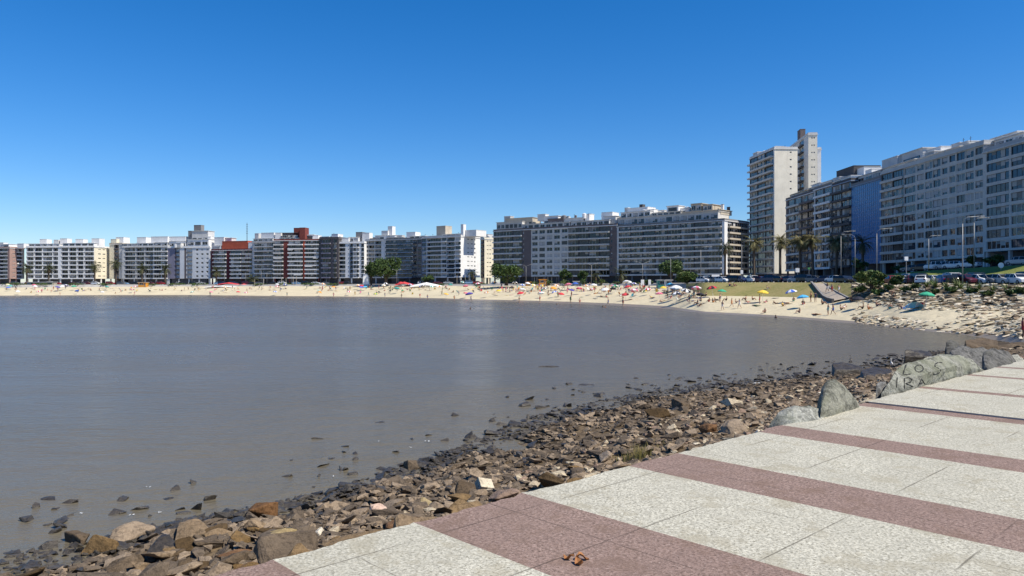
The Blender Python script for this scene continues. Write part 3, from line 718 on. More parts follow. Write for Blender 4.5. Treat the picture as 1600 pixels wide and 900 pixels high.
class Block:
    """one rectangular volume: facade from A to B (left to right as seen), depth D inward"""
    def __init__(s, root, A, B, D, z0, z1, floors, gf=3.2):
        s.root = root; s.A = A; s.B = B; s.z0 = z0; s.z1 = z1; s.fl = floors; s.gf = gf
        s.d = (B - A).normalized(); s.i = Vector((-s.d.y, s.d.x)); s.Wd = (B - A).length; s.D = D
        s.fh = (z1 - z0 - gf) / floors
        s.M = Matrix.Translation((A.x, A.y, z0)) @ Matrix.Rotation(math.atan2(s.d.y, s.d.x), 4, 'Z')
        s.L = Matrix.Translation(-Vector(root.location)) @ s.M
        s.wall = MB()
    def u_of(s, px, O, d):
        rx = (px - CX) / F; return (rx * O.y - O.x) / (d.x - rx * d.y)
    def face(s, O, d, length, bays, base):
        """O world origin, d direction; local matrix of the face"""
        i = Vector((-d.y, d.x))
        FM = Matrix.Translation((O.x, O.y, s.z0)) @ Matrix.Rotation(math.atan2(d.y, d.x), 4, 'Z')
        T = s.M.inverted() @ FM; TR = Matrix.Translation(-Vector(s.root.location)) @ FM
        def Q(pts, mat): s.wall.face([T @ Vector(p) for p in pts], mat)
        u0 = 0.0
        out = []
        for k, b in enumerate(bays):
            pe, typ, wm, pm = b[:4]; n = b[4] if len(b) > 4 else 1; opt = b[5] if len(b) > 5 else {}
            u1 = length if k == len(bays) - 1 else max(u0 + .05, min(length - .05 * (len(bays) - k), s.u_of(pe, O, d)))
            for j in range(n): out.append((u0 + (u1 - u0) * j / n, u0 + (u1 - u0) * (j + 1) / n, typ, M[wm], pm, opt))
            u0 = u1
        for fl in range(s.fl):
            za = s.gf + fl * s.fh; zb = za + s.fh; h = s.fh
            for (a, b, typ, wm, pm, opt) in out:
                w_ = b - a
                if typ == 's': Q([(a, 0, za), (b, 0, za), (b, 0, zb), (a, 0, zb)], wm); continue
                if typ == 'w': o0, o1, h0, h1, dp = a + w_ * .12, b - w_ * .12, za + .28 * h, za + .88 * h, .25
                elif typ == 'p': o0, o1, h0, h1, dp = a + w_ * .27, b - w_ * .27, za + .36 * h, za + .76 * h, .22
                elif typ == 't': o0, o1, h0, h1, dp = a + w_ * .2, b - w_ * .2, za + .5 * h, za + .7 * h, .2
                elif typ == 'g': o0, o1, h0, h1, dp = a + w_ * .035, b - w_ * .035, za + .2 * h, za + .92 * h, .25
                elif typ == 'c': o0, o1, h0, h1, dp = a + .02, b - .02, za + .02, zb - .02, .02
                else: o0, o1, h0, h1, dp = a + min(.2, w_ * .05), b - min(.2, w_ * .05), za + .06, za + .94 * h, (1.3 if typ == 'b' else .25)
                Q([(a, 0, za), (o0, 0, za), (o0, 0, zb), (a, 0, zb)], wm); Q([(o1, 0, za), (b, 0, za), (b, 0, zb), (o1, 0, zb)], wm)
                Q([(o0, 0, za), (o1, 0, za), (o1, 0, h0), (o0, 0, h0)], wm); Q([(o0, 0, h1), (o1, 0, h1), (o1, 0, zb), (o0, 0, zb)], wm)
                Q([(o0, 0, h0), (o0, dp, h0), (o0, dp, h1), (o0, 0, h1)], wm); Q([(o1, 0, h0), (o1, 0, h1), (o1, dp, h1), (o1, dp, h0)], wm)
                Q([(o0, 0, h0), (o1, 0, h0), (o1, dp, h0), (o0, dp, h0)], wm); Q([(o0, 0, h1), (o0, dp, h1), (o1, dp, h1), (o1, 0, h1)], wm)
                g = opt.get('g')
                if g is None: g = br.choices([0, 1, 2, 3], opt.get('gw', [5, 2, 1.5, 2]))[0]
                me, mw, mh = window_mesh(o1 - o0, h1 - h0, max(1, min(6, round((o1 - o0) / 1.5))), g)
                link('window', me, s.root, TR @ Matrix.Translation(((o0 + o1) / 2, dp - .02, h0)) @ Matrix.Diagonal(((o1 - o0) / mw, 1, (h1 - h0) / mh, 1)))
                if typ in 'bBR':
                    rail = opt.get('rail', 'solid'); pr = 0 if typ == 'b' else opt.get('proj', 1.1)
                    bw = (o1 - o0) if typ == 'b' else w_ - .04
                    bm_ = balcony_mesh(bw, pr, pm, rail)
                    link('balcony', bm_, s.root, TR @ Matrix.Translation(((a + b) / 2, -.004, za)) @ Matrix.Diagonal((bw / round(bw, 1), 1, 1, 1)))
                    if pr and opt.get('awn') and br.random() < opt['awn']:
                        ab = MB(); ab.face([(-bw * .45, -.02, 2.3), (bw * .45, -.02, 2.3), (bw * .45, -pr - .3, 1.75), (-bw * .45, -pr - .3, 1.75)], M['offwhite'])
                        ab.box(-bw * .45, bw * .45, -pr - .33, -pr - .3, 1.55, 1.75, M['offwhite'])
                        ab.build('awning', s.root, TR @ Matrix.Translation(((a + b) / 2, 0, za)))
    def shell(s, base, front, right=None, left=None, lobby=True, roofm='offwhite', pillars=True, parapet=.7):
        b = M[base]; Wd, D, H = s.Wd, s.D, s.z1 - s.z0; g = s.gf
        s.face(s.A, s.d, Wd, front, b)
        if right: s.face(s.B, s.i, D, right, b)
        else: s.wall.face([(Wd, 0, g), (Wd, D, g), (Wd, D, H), (Wd, 0, H)], b)
        if left: s.face(s.A + s.i * D, -s.i, D, left, b)
        else: s.wall.face([(0, D, g), (0, 0, g), (0, 0, H), (0, D, H)], b)
        s.wall.face([(Wd, D, g), (0, D, g), (0, D, H), (Wd, D, H)], b)
        s.wall.face([(0, 0, g), (0, D, g), (Wd, D, g), (Wd, 0, g)], b)
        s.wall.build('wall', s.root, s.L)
        r = MB()
        r.box(-.25, Wd + .25, -.25, D + .25, H + .002, H + .3, M[roofm])
        for q in ((-.05, Wd + .05, -.05, .12), (-.05, Wd + .05, D - .12, D + .05)): r.box(*q, H + .301, H + .3 + parapet, M[base])
        for q in ((-.05, .12, .121, D - .121), (Wd - .12, Wd + .05, .121, D - .121)): r.box(*q, H + .301, H + .3 + parapet, M[base])
        r.build('roof', s.root, s.L)
        if g > 0:
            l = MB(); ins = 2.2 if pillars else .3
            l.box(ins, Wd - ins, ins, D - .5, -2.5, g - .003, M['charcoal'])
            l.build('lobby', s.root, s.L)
            if pillars:
                n = max(2, int(Wd / 6.5)); pm = MB(); pm.box(-.28, .28, -.28, .28, -2.5, g - .003, b); me = pm.mesh('pillar')
                for k in range(n + 1): link('pillar', me, s.root, s.L @ Matrix.Translation((.5 + (Wd - 1) * k / n, .5, 0)))
                for k in range(1, max(2, int(D / 7))): link('pillar', me, s.root, s.L @ Matrix.Translation((Wd - .5, .5 + (D - 1) * k / max(2, int(D / 7)), 0)))
    def u_set(s, px, sb):
        O = s.A + s.i * sb; return s.u_of(px, O, s.d)
    def pent(s, px0, px1, py, sb=2.5, dp=6, mat='white', name='penthouse', win=0, base_z=None, g=None, over=True):
        """box on the roof, seen between two pixel columns and topped at a pixel row"""
        u0, u1 = s.u_set(px0, sb), s.u_set(px1, sb)
        p = s.A + s.i * sb + s.d * ((u0 + u1) / 2); z = wz(py, p.y) - s.z0
        zb = (s.z1 - s.z0 + .3) if base_z is None else base_z - s.z0
        if z - zb < .3: z = zb + .8
        mb = MB(); mb.box(u0, u1, sb, sb + dp, zb, z, M[mat])
        o_ = .3 if over and win else .06
        mb.box(u0 - o_, u1 + o_, sb - o_, sb + dp + o_, z + .001, z + .18, M[mat if mat != 'white' else 'offwhite'])
        o = mb.build(name, s.root, s.L)
        if win:
            ww = (u1 - u0) / win
            for k in range(win):
                hh = min(1.7, (z - zb) * .6)
                me, mw, mh = window_mesh(ww * .75, hh, 2, br.choice([0, 0, 1, 3]) if g is None else g)
                c = link('window', me, o); c.matrix_basis = Matrix.Translation((u0 + ww * (k + .5), sb - .052, zb + (z - zb) * .5 - hh / 2)) @ Matrix.Diagonal((1, 1, hh / mh, 1))
        return o, p, z + s.z0
    def clutter(s, n, seed, hmax=2.6, zb=None, lo=.05, hi=.95, names=('chimney', 'water_tank', 'lift_housing', 'antenna')):
        r = random.Random(seed); H = (s.z1 - s.z0 + .3) if zb is None else zb - s.z0
        for _ in range(n):
            k = r.choice(names); u = s.Wd * r.uniform(lo, hi); v_ = s.D * r.uniform(.25, .75); mb = MB()
            if k == 'chimney':
                h = r.uniform(1.2, hmax); a = r.uniform(.3, .6); mb.box(u - a, u + a, v_ - .4, v_ + .4, H, H + h, M[r.choice(['white', 'offwhite', 'brown', 'grey'])]); mb.box(u - a - .1, u + a + .1, v_ - .5, v_ + .5, H + h + .001, H + h + .15, M['concrete'])
            elif k == 'water_tank':
                h = r.uniform(1.3, hmax); a = r.uniform(.8, 1.5); mb.tube([(u, v_, H), (u, v_, H + h), (u, v_, H + h + .3)], [a, a, a * .4], 12, M[r.choice(['lightgrey', 'white', 'darkgrey'])])
            elif k == 'lift_housing':
                h = r.uniform(1.5, hmax + .6); a = r.uniform(1.2, 2.6); mb.box(u - a, u + a, v_ - 1.5, v_ + 1.5, H, H + h, M[r.choice(['white', 'offwhite', 'lightgrey', 'grey'])]); mb.box(u - a - .15, u + a + .15, v_ - 1.65, v_ + 1.65, H + h + .001, H + h + .15, M['offwhite'])
            else:
                h = r.uniform(1.8, hmax + 1.5); mb.tube([(u, v_, H), (u, v_, H + h)], .05, 5, M['darkmetal']); mb.tube([(u - .5, v_, H + h * .9), (u + .5, v_, H + h * .9)], .03, 4, M['darkmetal'])
            mb.build(k, s.root, s.L)

def bld(label, A, B, roof_py, zb, floors, D=14, side_px=None, left_px=None, gf=3.2, name='apartment_building'):
    A, B = W(*A), W(*B)
    d = (B - A).normalized(); i = Vector((-d.y, d.x))
    if side_px is not None:
        t = (side_px - CX) / F; D = (t * B.y - B.x) / (i.x - t * i.y)
    z1 = wz(roof_py, B.y)
    root = empty(name, (A.x, A.y, zb), 0, label, 'building', 'apartment blocks round the bay')
    return Block(root, A, B, D, zb, z1, floors, gf)
Wb = 'white'; ow = 'offwhite'
GD = {'gw': [6, 1, .6, 2]}
# 1 brown-pink block at the left edge
b = bld('brown-pink end wall block with dark balconies at the far left edge', (-50, 436), (15, 428), 388, 5.4, 8, side_px=38)
b.shell('brownpink', [(-30, 's', 'brownpink', 0), (12, 'b', 'darkgrey', 'lightgrey', 3, {'rail': 'solid'}), (15, 's', 'brownpink', 0)],
        [(18, 's', 'brownpink', 0), (26, 't', 'brownpink', ow, 1, {'g': 2}), (34, 'B', 'brownpink', 'white', 1, {'proj': .5}), (38, 's', 'tan', 0)])
b.pent(-40, 14, 382, 2, 8, 'white', win=4); b.pent(27, 37, 381, 3, 8, 'white'); b.clutter(4, 1)
# 2 white block with cream end wall
b = bld('long white block with recessed dark balconies and cream end wall', (41, 428), (147, 424), 386.5, 5.4, 7, side_px=171)
o1 = {'rail': 'solid', 'gw': [8, 1, .4, 1]}
b.shell('white', [(53, 'b', Wb, 'white', 1, o1), (66, 'b', Wb, 'white', 1, o1), (82, 'b', Wb, 'white', 1, o1), (91, 'b', Wb, 'white', 1, o1), (95, 's', Wb, 0), (107, 'b', Wb, 'white', 1, o1), (120, 'b', Wb, 'white', 1, o1), (131, 'b', Wb, 'white', 1, o1), (147, 'b', Wb, 'white', 1, o1)],
        [(152, 's', 'cream', 0), (166, 't', 'cream', 0, 2), (171, 's', 'cream', 0)])
b.pent(45, 93, 381, 1.5, 7, 'white', win=5); b.pent(98, 147, 380, 1.5, 7, 'white', win=5); b.pent(62, 73, 374, 4, 4, 'white'); b.pent(84, 91, 375, 4, 4, 'lightgrey'); b.pent(94, 105, 373, 4, 4, 'white'); b.pent(118, 130, 374, 4, 4, 'white'); b.pent(143, 155, 373, 4, 5, 'white'); b.clutter(4, 2)
# 3 narrow grey-cream slot block
b = bld('narrow cream and grey block between the white blocks', (171, 434), (191, 432), 382, 5.4, 8, D=14)
b.shell('tan', [(178, 's', 'cream', 0), (186, 'b', 'tan', 'brown', 1, GD), (191, 's', 'lightgrey', 0)])
b.pent(173, 182, 374, 3, 5, 'cream'); b.pent(181, 193, 371, 5, 5, 'white')
# 4 light grey framed block
b = bld('light grey block with framed loggias and jutting pale balconies', (191, 430), (262, 424), 386, 5.4, 7, D=14)
oB = {'rail': 'solid', 'proj': .6, 'gw': [5, 2, 1, 1]}
b.shell('lightgrey', [(194, 's', 'lightgrey', 0), (212, 'b', 'lightgrey', 'lightgrey', 1, o1), (226, 'b', 'lightgrey', 'lightgrey', 1, o1), (240, 'b', 'lightgrey', 'offwhite', 1, o1), (252, 'B', 'lightgrey', 'white', 1, oB), (262, 'B', 'lightgrey', 'white', 1, oB)])
b.pent(192, 213, 381, 1.5, 6, 'lightgrey', win=3); b.pent(214, 240, 380, 1.5, 6, 'white', win=3); b.pent(242, 262, 379, 1.5, 6, 'lightgrey', win=2); b.pent(214, 228, 371, 4, 5, 'white'); b.pent(236, 262, 370, 4, 5, 'white'); b.clutter(5, 3, 2.2)
# 5 mauve and white block
b = bld('mauve and white block with square punched windows and tall fin', (262, 424), (328, 418), 387, 5.4, 7, D=14, side_px=330)
b.shell('white', [(273, 's', 'mauve', 0), (281, 'b', 'mauve', 'charcoal', 1, GD), (288, 's', 'white', 0), (291, 's', 'brown', 0), (301, 'b', 'white', 'darkgrey', 1, GD), (304, 's', 'white', 0), (328, 'p', 'white', 0, 3, {'g': 0})], roofm='white')
b.pent(264, 290, 377, 2, 6, 'white', win=3); b.pent(262, 290, 370, 5, 4, 'white'); b.pent(293, 326, 374, 2, 6, 'white', win=3)
b.pent(300, 325, 361, 4, 6, 'lightgrey', win=3); b.pent(303, 314, 352, 5, 3, 'darkgrey', 'water_tank'); b.pent(294, 301, 361, 5, 3, 'darkgrey', 'chimney'); b.pent(325, 329, 370, 4, 3, 'white'); b.clutter(5, 4, 2)
# 6 dark red block
b = bld('low dark red block with rounded white balconies and orange rooftop', (330, 418), (394, 410), 391, 5.5, 7, D=14)
oR = {'rail': 'solid', 'proj': .7, 'gw': [4, 3, .5, 1]}
b.shell('darkred', [(333, 's', 'darkred', 0), (341, 'B', 'darkred', 'lightgrey', 1, oR), (354, 'B', 'darkgrey', 'white', 1, oR), (360, 's', 'darkred', 0), (377, 'B', 'darkgrey', 'white', 1, oR), (394, 'B', 'darkred', 'offwhite', 3, {'rail': 'solid', 'proj': .5, 'gw': [6, 1, .5, 1]})], roofm='white')
b.pent(331, 345, 384, 2, 8, 'white', win=1); b.pent(335, 350, 371, 4, 5, 'white'); b.pent(347, 387, 377, 2, 6, 'orangered'); b.pent(388, 395, 379, 2, 5, 'white'); b.pent(348, 362, 372, 5, 4, 'lightgrey', win=2); b.clutter(3, 5, 2.4)
mb = MB()
p = b.A + b.i * 6 + b.d * b.u_set(386, 6); zz = wz(348, p.y)
mb.tube([(p.x, p.y, b.z1), (p.x, p.y, zz)], [.22, .1], 6, M['darkmetal'])
for k in range(6): mb.tube([(p.x - .5, p.y, zz - 1 - k), (p.x + .5, p.y, zz - 1 - k)], .08, 4, M['darkmetal'])
o = mb.build('antenna', b.root); o.location = -Vector(b.root.location)
# 7 grey banded block
b = bld('grey block with full-width pale balcony bands left of the red tower', (394, 410), (428, 405), 378.5, 5.5, 8, D=14)
b.shell('grey', [(397, 's', 'lightgrey', 0), (428, 'B', 'grey', 'lightgrey', 2, {'rail': 'solid', 'proj': .8, 'gw': [5, 2, 1, 1]})])
b.pent(396, 426, 373, 2, 6, 'lightgrey', win=4); b.pent(408, 428, 364, 4, 5, 'white'); b.pent(398, 404, 365, 5, 3, 'lightgrey', 'chimney'); b.clutter(2, 6, 2)
# 8 red brick tower
b = bld('tall red brick block with lit white balconies and brick stair tower', (428, 405), (499, 401), 376, 5.5, 9, D=14)
oW = {'rail': 'solid', 'proj': 1.0, 'gw': [6, 1, 1.5, 1], 'awn': .18}
b.shell('redbrick', [(443, 'B', 'charcoal', 'offwhite', 1, oW), (450.5, 's', 'redbrick', 0), (459.5, 'B', 'charcoal', 'white', 1, oW), (473.5, 'B', 'charcoal', 'white', 1, oW), (477, 's', 'orangered', 0), (490, 'B', 'charcoal', 'white', 1, oW), (499, 'B', 'charcoal', 'white', 1, oW)], roofm='white')
b.pent(437, 470, 372, 1.5, 8, 'lightgrey', win=4); b.pent(441, 466, 364, 2.5, 7, 'brown', win=3); b.pent(477, 490, 367, 3, 6, 'white', win=1); b.pent(430, 439, 364, 4, 4, 'white')
b.pent(468, 476.5, 356, .3, 5, 'redbrick', 'stair_tower', over=False); b.pent(459, 469, 356.5, 2.5, 5, 'redbrick', 'stair_tower', over=False); b.pent(490, 497, 368, 3, 5, 'white'); b.clutter(3, 7, 2)
# 9 dark block
b = bld('dark purple-grey block with drab balconies beside the red tower', (499, 400), (529, 396), 373, 5.6, 8, D=12)
b.shell('charcoal', [(503, 's', 'charcoal', 0), (517, 'B', 'charcoal', 'mauve', 1, {'rail': 'solid', 'proj': .8, 'gw': [8, 1, .5, 2]}), (521, 's', 'brown', 0), (526, 'B', 'charcoal', 'darkgrey', 1, {'rail': 'solid', 'proj': .6}), (529, 's', 'brown', 0)], roofm='brown')
b.pent(500, 514, 370, 3, 5, 'lightgrey'); b.pent(518, 528, 366, 4, 5, 'white'); b.clutter(3, 8, 2)
# 10 white block
b = bld('bright white block with grey loggia strip left of the big tree', (529, 397), (569, 393), 380, 5.6, 8, D=14)
b.shell('white', [(540, 'b', 'lightgrey', 'lightgrey', 1, GD), (543, 's', 'white', 0), (546, 't', 'white', 0), (552, 'b', 'white', 'bluegrey', 1, {'rail': 'glass'}), (561, 'B', 'white', 'white', 2, {'proj': .5, 'rail': 'solid'}), (564, 's', 'white', 0), (569, 'b', 'white', 'white', 1, {'rail': 'glass'})], roofm='white')
b.pent(530, 545, 372, 2, 5, 'white'); b.pent(545, 560, 371, 3, 5, 'white', win=2); b.pent(556, 566, 363, 5, 4, 'darkgrey', 'water_tank'); b.pent(566, 577, 364, 4, 4, 'white'); b.clutter(3, 9, 2)
# 11 grey block behind the tree
b = bld('grey concrete block with white fin behind the big tree', (571, 396), (603, 391), 376, 5.6, 9, D=14)
b.shell('grey', [(575, 'b', 'grey', 'white', 1, oB), (596, 'b', 'greige', 'grey', 2, o1), (602, 's', 'white', 0)])
b.pent(576, 586, 373, 2, 4, 'brown', win=1); b.pent(586, 618, 368, 3, 6, 'white', win=2); b.pent(596, 606, 361, 4, 4, 'offwhite'); b.pent(606, 613, 354, 5, 3, 'white', 'chimney'); b.clutter(3, 10, 2)
# 12 dark glassy block
b = bld('dark blue-glazed block behind and right of the big tree', (603, 389), (659, 380), 374, 5.6, 9, D=14)
b.shell('darkgrey', [(622, 'B', 'darkgrey', 'grey', 1, {'rail': 'glass', 'proj': .8}), (645, 'B', 'darkgrey', 'bluegrey', 2, {'rail': 'glass', 'proj': .8, 'gw': [3, 5, 0, 1]}), (652, 'b', 'grey', 'charcoal', 1, GD), (659, 'w', 'brown', 0)])
b.pent(640, 664, 369, 2, 6, 'white', win=3); b.pent(635, 649, 363, 4, 5, 'white'); b.pent(606, 630, 371, 2, 6, 'lightgrey', win=3); b.clutter(4, 11, 2)
# 13 white block with lit side
b = bld('white block with big sunlit windowed end wall before the long grey blocks', (659, 372), (720, 358), 370, 5.6, 9, side_px=750)
b.shell('lightgrey', [(666, 'g', 'bluegrey', 0, 1, {'gw': [2, 5, 0, 1]}), (690, 'b', 'offwhite', 'offwhite', 1, o1), (698, 'B', 'offwhite', 'white', 1, oB), (711, 'b', 'offwhite', 'white', 1, {'rail': 'glass', 'gw': [3, 4, 1, 1]}), (720, 'B', 'offwhite', 'white', 1, oB)],
        [(729, 's', 'white', 0), (740, 't', 'white', 0, 2), (744, 'p', 'white', 0), (750, 's', 'white', 0)], roofm='white')
b.pent(664, 690, 369, 1.5, 6, 'lightgrey', win=4); b.pent(691, 719, 366, 1.5, 7, 'white', win=4); b.pent(682, 696, 353.5, 4, 5, 'tan', 'lift_housing'); b.pent(720, 724, 351, 1.5, 2, 'white', 'chimney'); b.pent(724, 744, 360, 3, 8, 'white'); b.clutter(3, 12, 2)
b2 = bld('slender cream block with dark balcony slot behind the white end wall', (751, 392), (757, 388), 374, 5.6, 9, side_px=771)
b2.shell('cream', [(757, 'b', 'cream', 'brown', 1, GD)], [(760, 's', 'cream', 0), (768, 't', 'cream', 0, 2), (771, 's', 'cream', 0)], roofm='offwhite')
b2.pent(752, 757, 368, 1, 5, 'white'); b2.clutter(3, 13, 2)
# 14 long dark block, centre left
b = bld('long brown-grey block with pale balcony bands and stepped penthouses at centre', (771, 352), (964, 315), 352.5, 5.7, 8, D=15)
ob = {'rail': 'solid', 'proj': .9, 'gw': [8, 1.5, .5, 1.5]}
b.shell('brown', [(816, 'B', 'charcoal', 'lightgrey', 3, ob), (820, 'p', 'brown', 0), (830, 's', 'brown', 0), (888, 'w', 'band', 0, 5, {'gw': [8, 1, .6, 2]}), (953, 'B', 'charcoal', 'band', 4, ob), (958, 'p', 'brown', 0), (964, 's', 'brown', 0)], roofm='white')
b.pent(776, 816, 347, 1.5, 8, 'greige', win=6); b.pent(816, 890, 349, 1.2, 8, 'lightgrey', win=8); b.pent(892, 952, 345, 1.5, 8, 'lightgrey', win=7)
for q in ((790, 832, 341, 4, 7, 'tan', 4), (850, 872, 338, 4, 6, 'white', 3), (856, 880, 342, 3.5, 7, 'brown', 3), (880, 910, 341, 4, 6, 'lightgrey', 3), (914, 921, 335, 5, 4, 'white', 0), (940, 957, 332, 5, 6, 'white', 0), (944, 962, 338, 3, 6, 'lightgrey', 2)): b.pent(*q[:6], win=q[6])
b.clutter(18, 14, 2.6, zb=wz(343, 335)); b.clutter(5, 15, 2.4)
# 15 long dark block, centre right, rounded corner side
b = bld('long dark glazed block with nine balcony bands and stepped corner at centre right', (964, 315), (1132, 282), 345, 5.9, 9, side_px=1171)
ob2 = {'rail': 'solid', 'proj': .7, 'gw': [5, 1.5, 1.6, 3]}
b.shell('darkgrey', [(967, 's', 'lightgrey', 0), (1128, 'B', 'charcoal', 'band', 8, ob2), (1132, 's', 'white', 0)],
        [(1137, 's', 'white', 0), (1168, 'B', 'charcoal', 'tan', 2, {'rail': 'solid', 'proj': .9}), (1171, 's', 'lightgrey', 0)], roofm='offwhite')
b.pent(966, 1122, 336, 1.2, 9, 'greige', win=14); b.pent(970, 1016, 331, 3, 8, 'white', win=5, base_z=wz(336, 300)); b.pent(1018, 1064, 331.5, 3, 8, 'greige', win=5, base_z=wz(336, 300)); b.pent(1066, 1126, 330, 3, 9, 'tan', win=7, base_z=wz(336, 290))
for q in ((976, 1012, 325, 5, 6, 'white', 0), (1042, 1060, 322, 5, 5, 'white', 1), (1080, 1096, 318.5, 5, 7, 'tan', 2), (1098, 1113, 320, 5, 7, 'tan', 2)): b.pent(*q[:6], win=q[6], base_z=wz(332, 298))
b.pent(999, 1004, 320, 5.5, 2, 'charcoal', 'water_tank', base_z=wz(326, 300)); b.pent(976, 981, 325, 5, 2, 'white', 'chimney', base_z=wz(332, 300)); b.clutter(16, 16, 2.6, zb=wz(330, 296))
# 16 tower
b = bld('tall pale tower with blank white flank and dark stacked balconies', (1171.5, 308), (1210, 284), 233, 6.3, 17, side_px=1246, name='tower_block')
ot = {'rail': 'solid', 'proj': 1.1, 'gw': [8, .3, .3, 1]}
b.shell('lightgrey', [(1208.5, 'B', 'charcoal', 'band', 3, ot), (1210, 's', 'white', 0)],
        [(1233, 's', 'warmwhite', 0), (1238, 't', 'warmwhite', 0, 1, {'g': 0}), (1246, 's', 'warmwhite', 0)], roofm='offwhite', pillars=False)
b.clutter(6, 17, 1.8)
A2 = W(1214, 345); B2 = W(1263, 291)
D2 = ((1277 - CX) / F * B2.y - B2.x)
t2 = Block(b.root, A2, B2, 12, 6.3, wz(211, B2.y), 19, 3.2)
t_ = (1277 - CX) / F; t2.D = (t_ * B2.y - B2.x) / (t2.i.x - t_ * t2.i.y)
t2.shell('lightgrey', [(1249, 's', 'greige', 0), (1256, 'B', 'greige', 'charcoal', 1, {'rail': 'solid', 'proj': .9, 'g': 0}), (1263, 's', 'lightgrey', 0)],
         [(1267, 's', 'warmwhite', 0), (1274, 't', 'warmwhite', 0, 2, {'g': 0}), (1277, 's', 'warmwhite', 0)], roofm='offwhite', pillars=False)
t2.pent(1246, 1250.5, 204, 1.5, 2, 'brown', 'chimney')
A3 = W(1274, 312); B3 = W(1277.6, 303)
t3 = Block(b.root, A3, B3, 8, 6.3, wz(234, 303), 16, 3.2); t_ = (1283 - CX) / F; t3.D = (t_ * B3.y - B3.x) / (t3.i.x - t_ * t3.i.y)
t3.shell('white', [(1277.6, 's', 'white', 0)], [(1283, 's', 'white', 0)], roofm='offwhite', pillars=False)
# 17 row behind the palms
def XY(px, X=97.): return (px, X * F / (px - CX))
b = bld('brown-grey balconied block with stepped top at the foot of the tower', XY(1228), XY(1272), 301, 6.9, 9, D=14)
b.shell('brown', [(1231, 's', 'brown', 0), (1252, 'B', 'charcoal', 'band', 2, {'rail': 'solid', 'proj': .8, 'gw': [8, 1, .4, 1]}), (1272, 'B', 'charcoal', 'brown', 2, {'rail': 'solid', 'proj': .8, 'gw': [8, 1, .4, 1]})])
b.pent(1236, 1262, 301, 2, 8, 'tan', win=4); b.pent(1256, 1274, 295, 3, 8, 'lightgrey', win=2); b.pent(1268, 1282, 288, 4, 7, 'white', win=1); b.clutter(5, 18, 2.2)
b = bld('slim white-banded block between brown and dark blue neighbours', XY(1272), XY(1300), 290, 7.1, 10, D=14)
b.shell('darkgrey', [(1274, 's', 'offwhite', 0), (1300, 'B', 'charcoal', 'white', 2, {'rail': 'solid', 'proj': .7, 'gw': [5, 2, .8, 1]})], roofm='white')
b.pent(1274, 1300, 289, 2, 8, 'tan', win=3); b.pent(1285, 1300, 284, 4, 7, 'white', win=1); b.clutter(4, 19, 2.2)
b = bld('dark blue-black banded block beside the blue glass facade', XY(1300), XY(1330), 283, 7.3, 10, D=14)
b.shell('charcoal', [(1330, 'B', 'charcoal', 'charcoal', 2, {'rail': 'solid', 'proj': .5, 'gw': [1, 5, 2, 1]})], roofm='bluegrey')
b.pent(1303, 1330, 279, 2, 8, 'white', win=2); b.pent(1307, 1334, 264, 5, 8, 'charcoal', 'lift_housing'); b.pent(1334, 1350, 264, 6, 7, 'white', 'lift_housing'); b.clutter(3, 20, 2)
b = bld('plain blue glass curtain wall facade between the grey blocks', XY(1330), XY(1376.5), 280, 7.5, 10, D=14, gf=3.5)
wm = MB(); nF = 14
b.shell('darkgrey', [(1330.6, 's', 'charcoal', 0), (1376.5, 's', 'blueglass', 0)], roofm='bluegrey')
cw = MB()
n_u = 14
for i in range(n_u + 1): cw.box(.6 + (b.Wd - 1.2) * i / n_u - .03, .6 + (b.Wd - 1.2) * i / n_u + .03, -.045, -.003, b.gf + .1, b.z1 - b.z0 - .1, M['bluegrey'])
for i in range(21): zz = b.gf + .15 + (b.z1 - b.z0 - b.gf - .3) * i / 20; cw.box(.6, b.Wd - .6, -.04, -.004, zz - .03, zz + .03, M['bluegrey'])
cw.build('mullion_grid', b.root, b.L)
b.pent(1340, 1376, 272, 2, 7, 'lightgrey', win=3); b.pent(1352, 1362, 266, 4, 5, 'white'); b.clutter(4, 21, 2)
# 18 grey block with mixed windows
b = bld('broad grey block of punched windows between blue glass and right edge', XY(1377), XY(1537.5), 226, 7.9, 10, D=16)
og = {'gw': [4, 2.5, 1.5, 2]}
b.shell('greige', [(1412, 'B', 'darkgrey', 'greige', 2, {'rail': 'solid', 'proj': .35, 'gw': [5, 2, 1.5, 2]}), (1431, 'g', 'greige', 0, 1, og), (1445, 'w', 'greige', 0, 1, og), (1457, 'g', 'greige', 0, 1, og), (1470, 'g', 'greige', 0, 1, og), (1494, 'w', 'greige', 0, 2, og), (1508, 'g', 'greige', 0, 1, og), (1522, 'g', 'greige', 0, 1, og), (1537.5, 'w', 'greige', 0, 1, og)], roofm='lightgrey')
for q in ((1379, 1430, 257, 2, 9, 'greige', 4), (1432, 1500, 240, 2, 9, 'greige', 5), (1502, 1536, 226, 2, 9, 'greige', 2), (1378, 1402, 248, 4, 6, 'lightgrey', 0), (1408, 1442, 237, 5, 6, 'lightgrey', 1), (1446, 1470, 233, 6, 6, 'white', 0), (1498, 1512, 223, 4, 6, 'lightgrey', 0)): b.pent(*q[:6], win=q[6])
b.clutter(15, 22, 2.6, lo=.1, hi=.9)
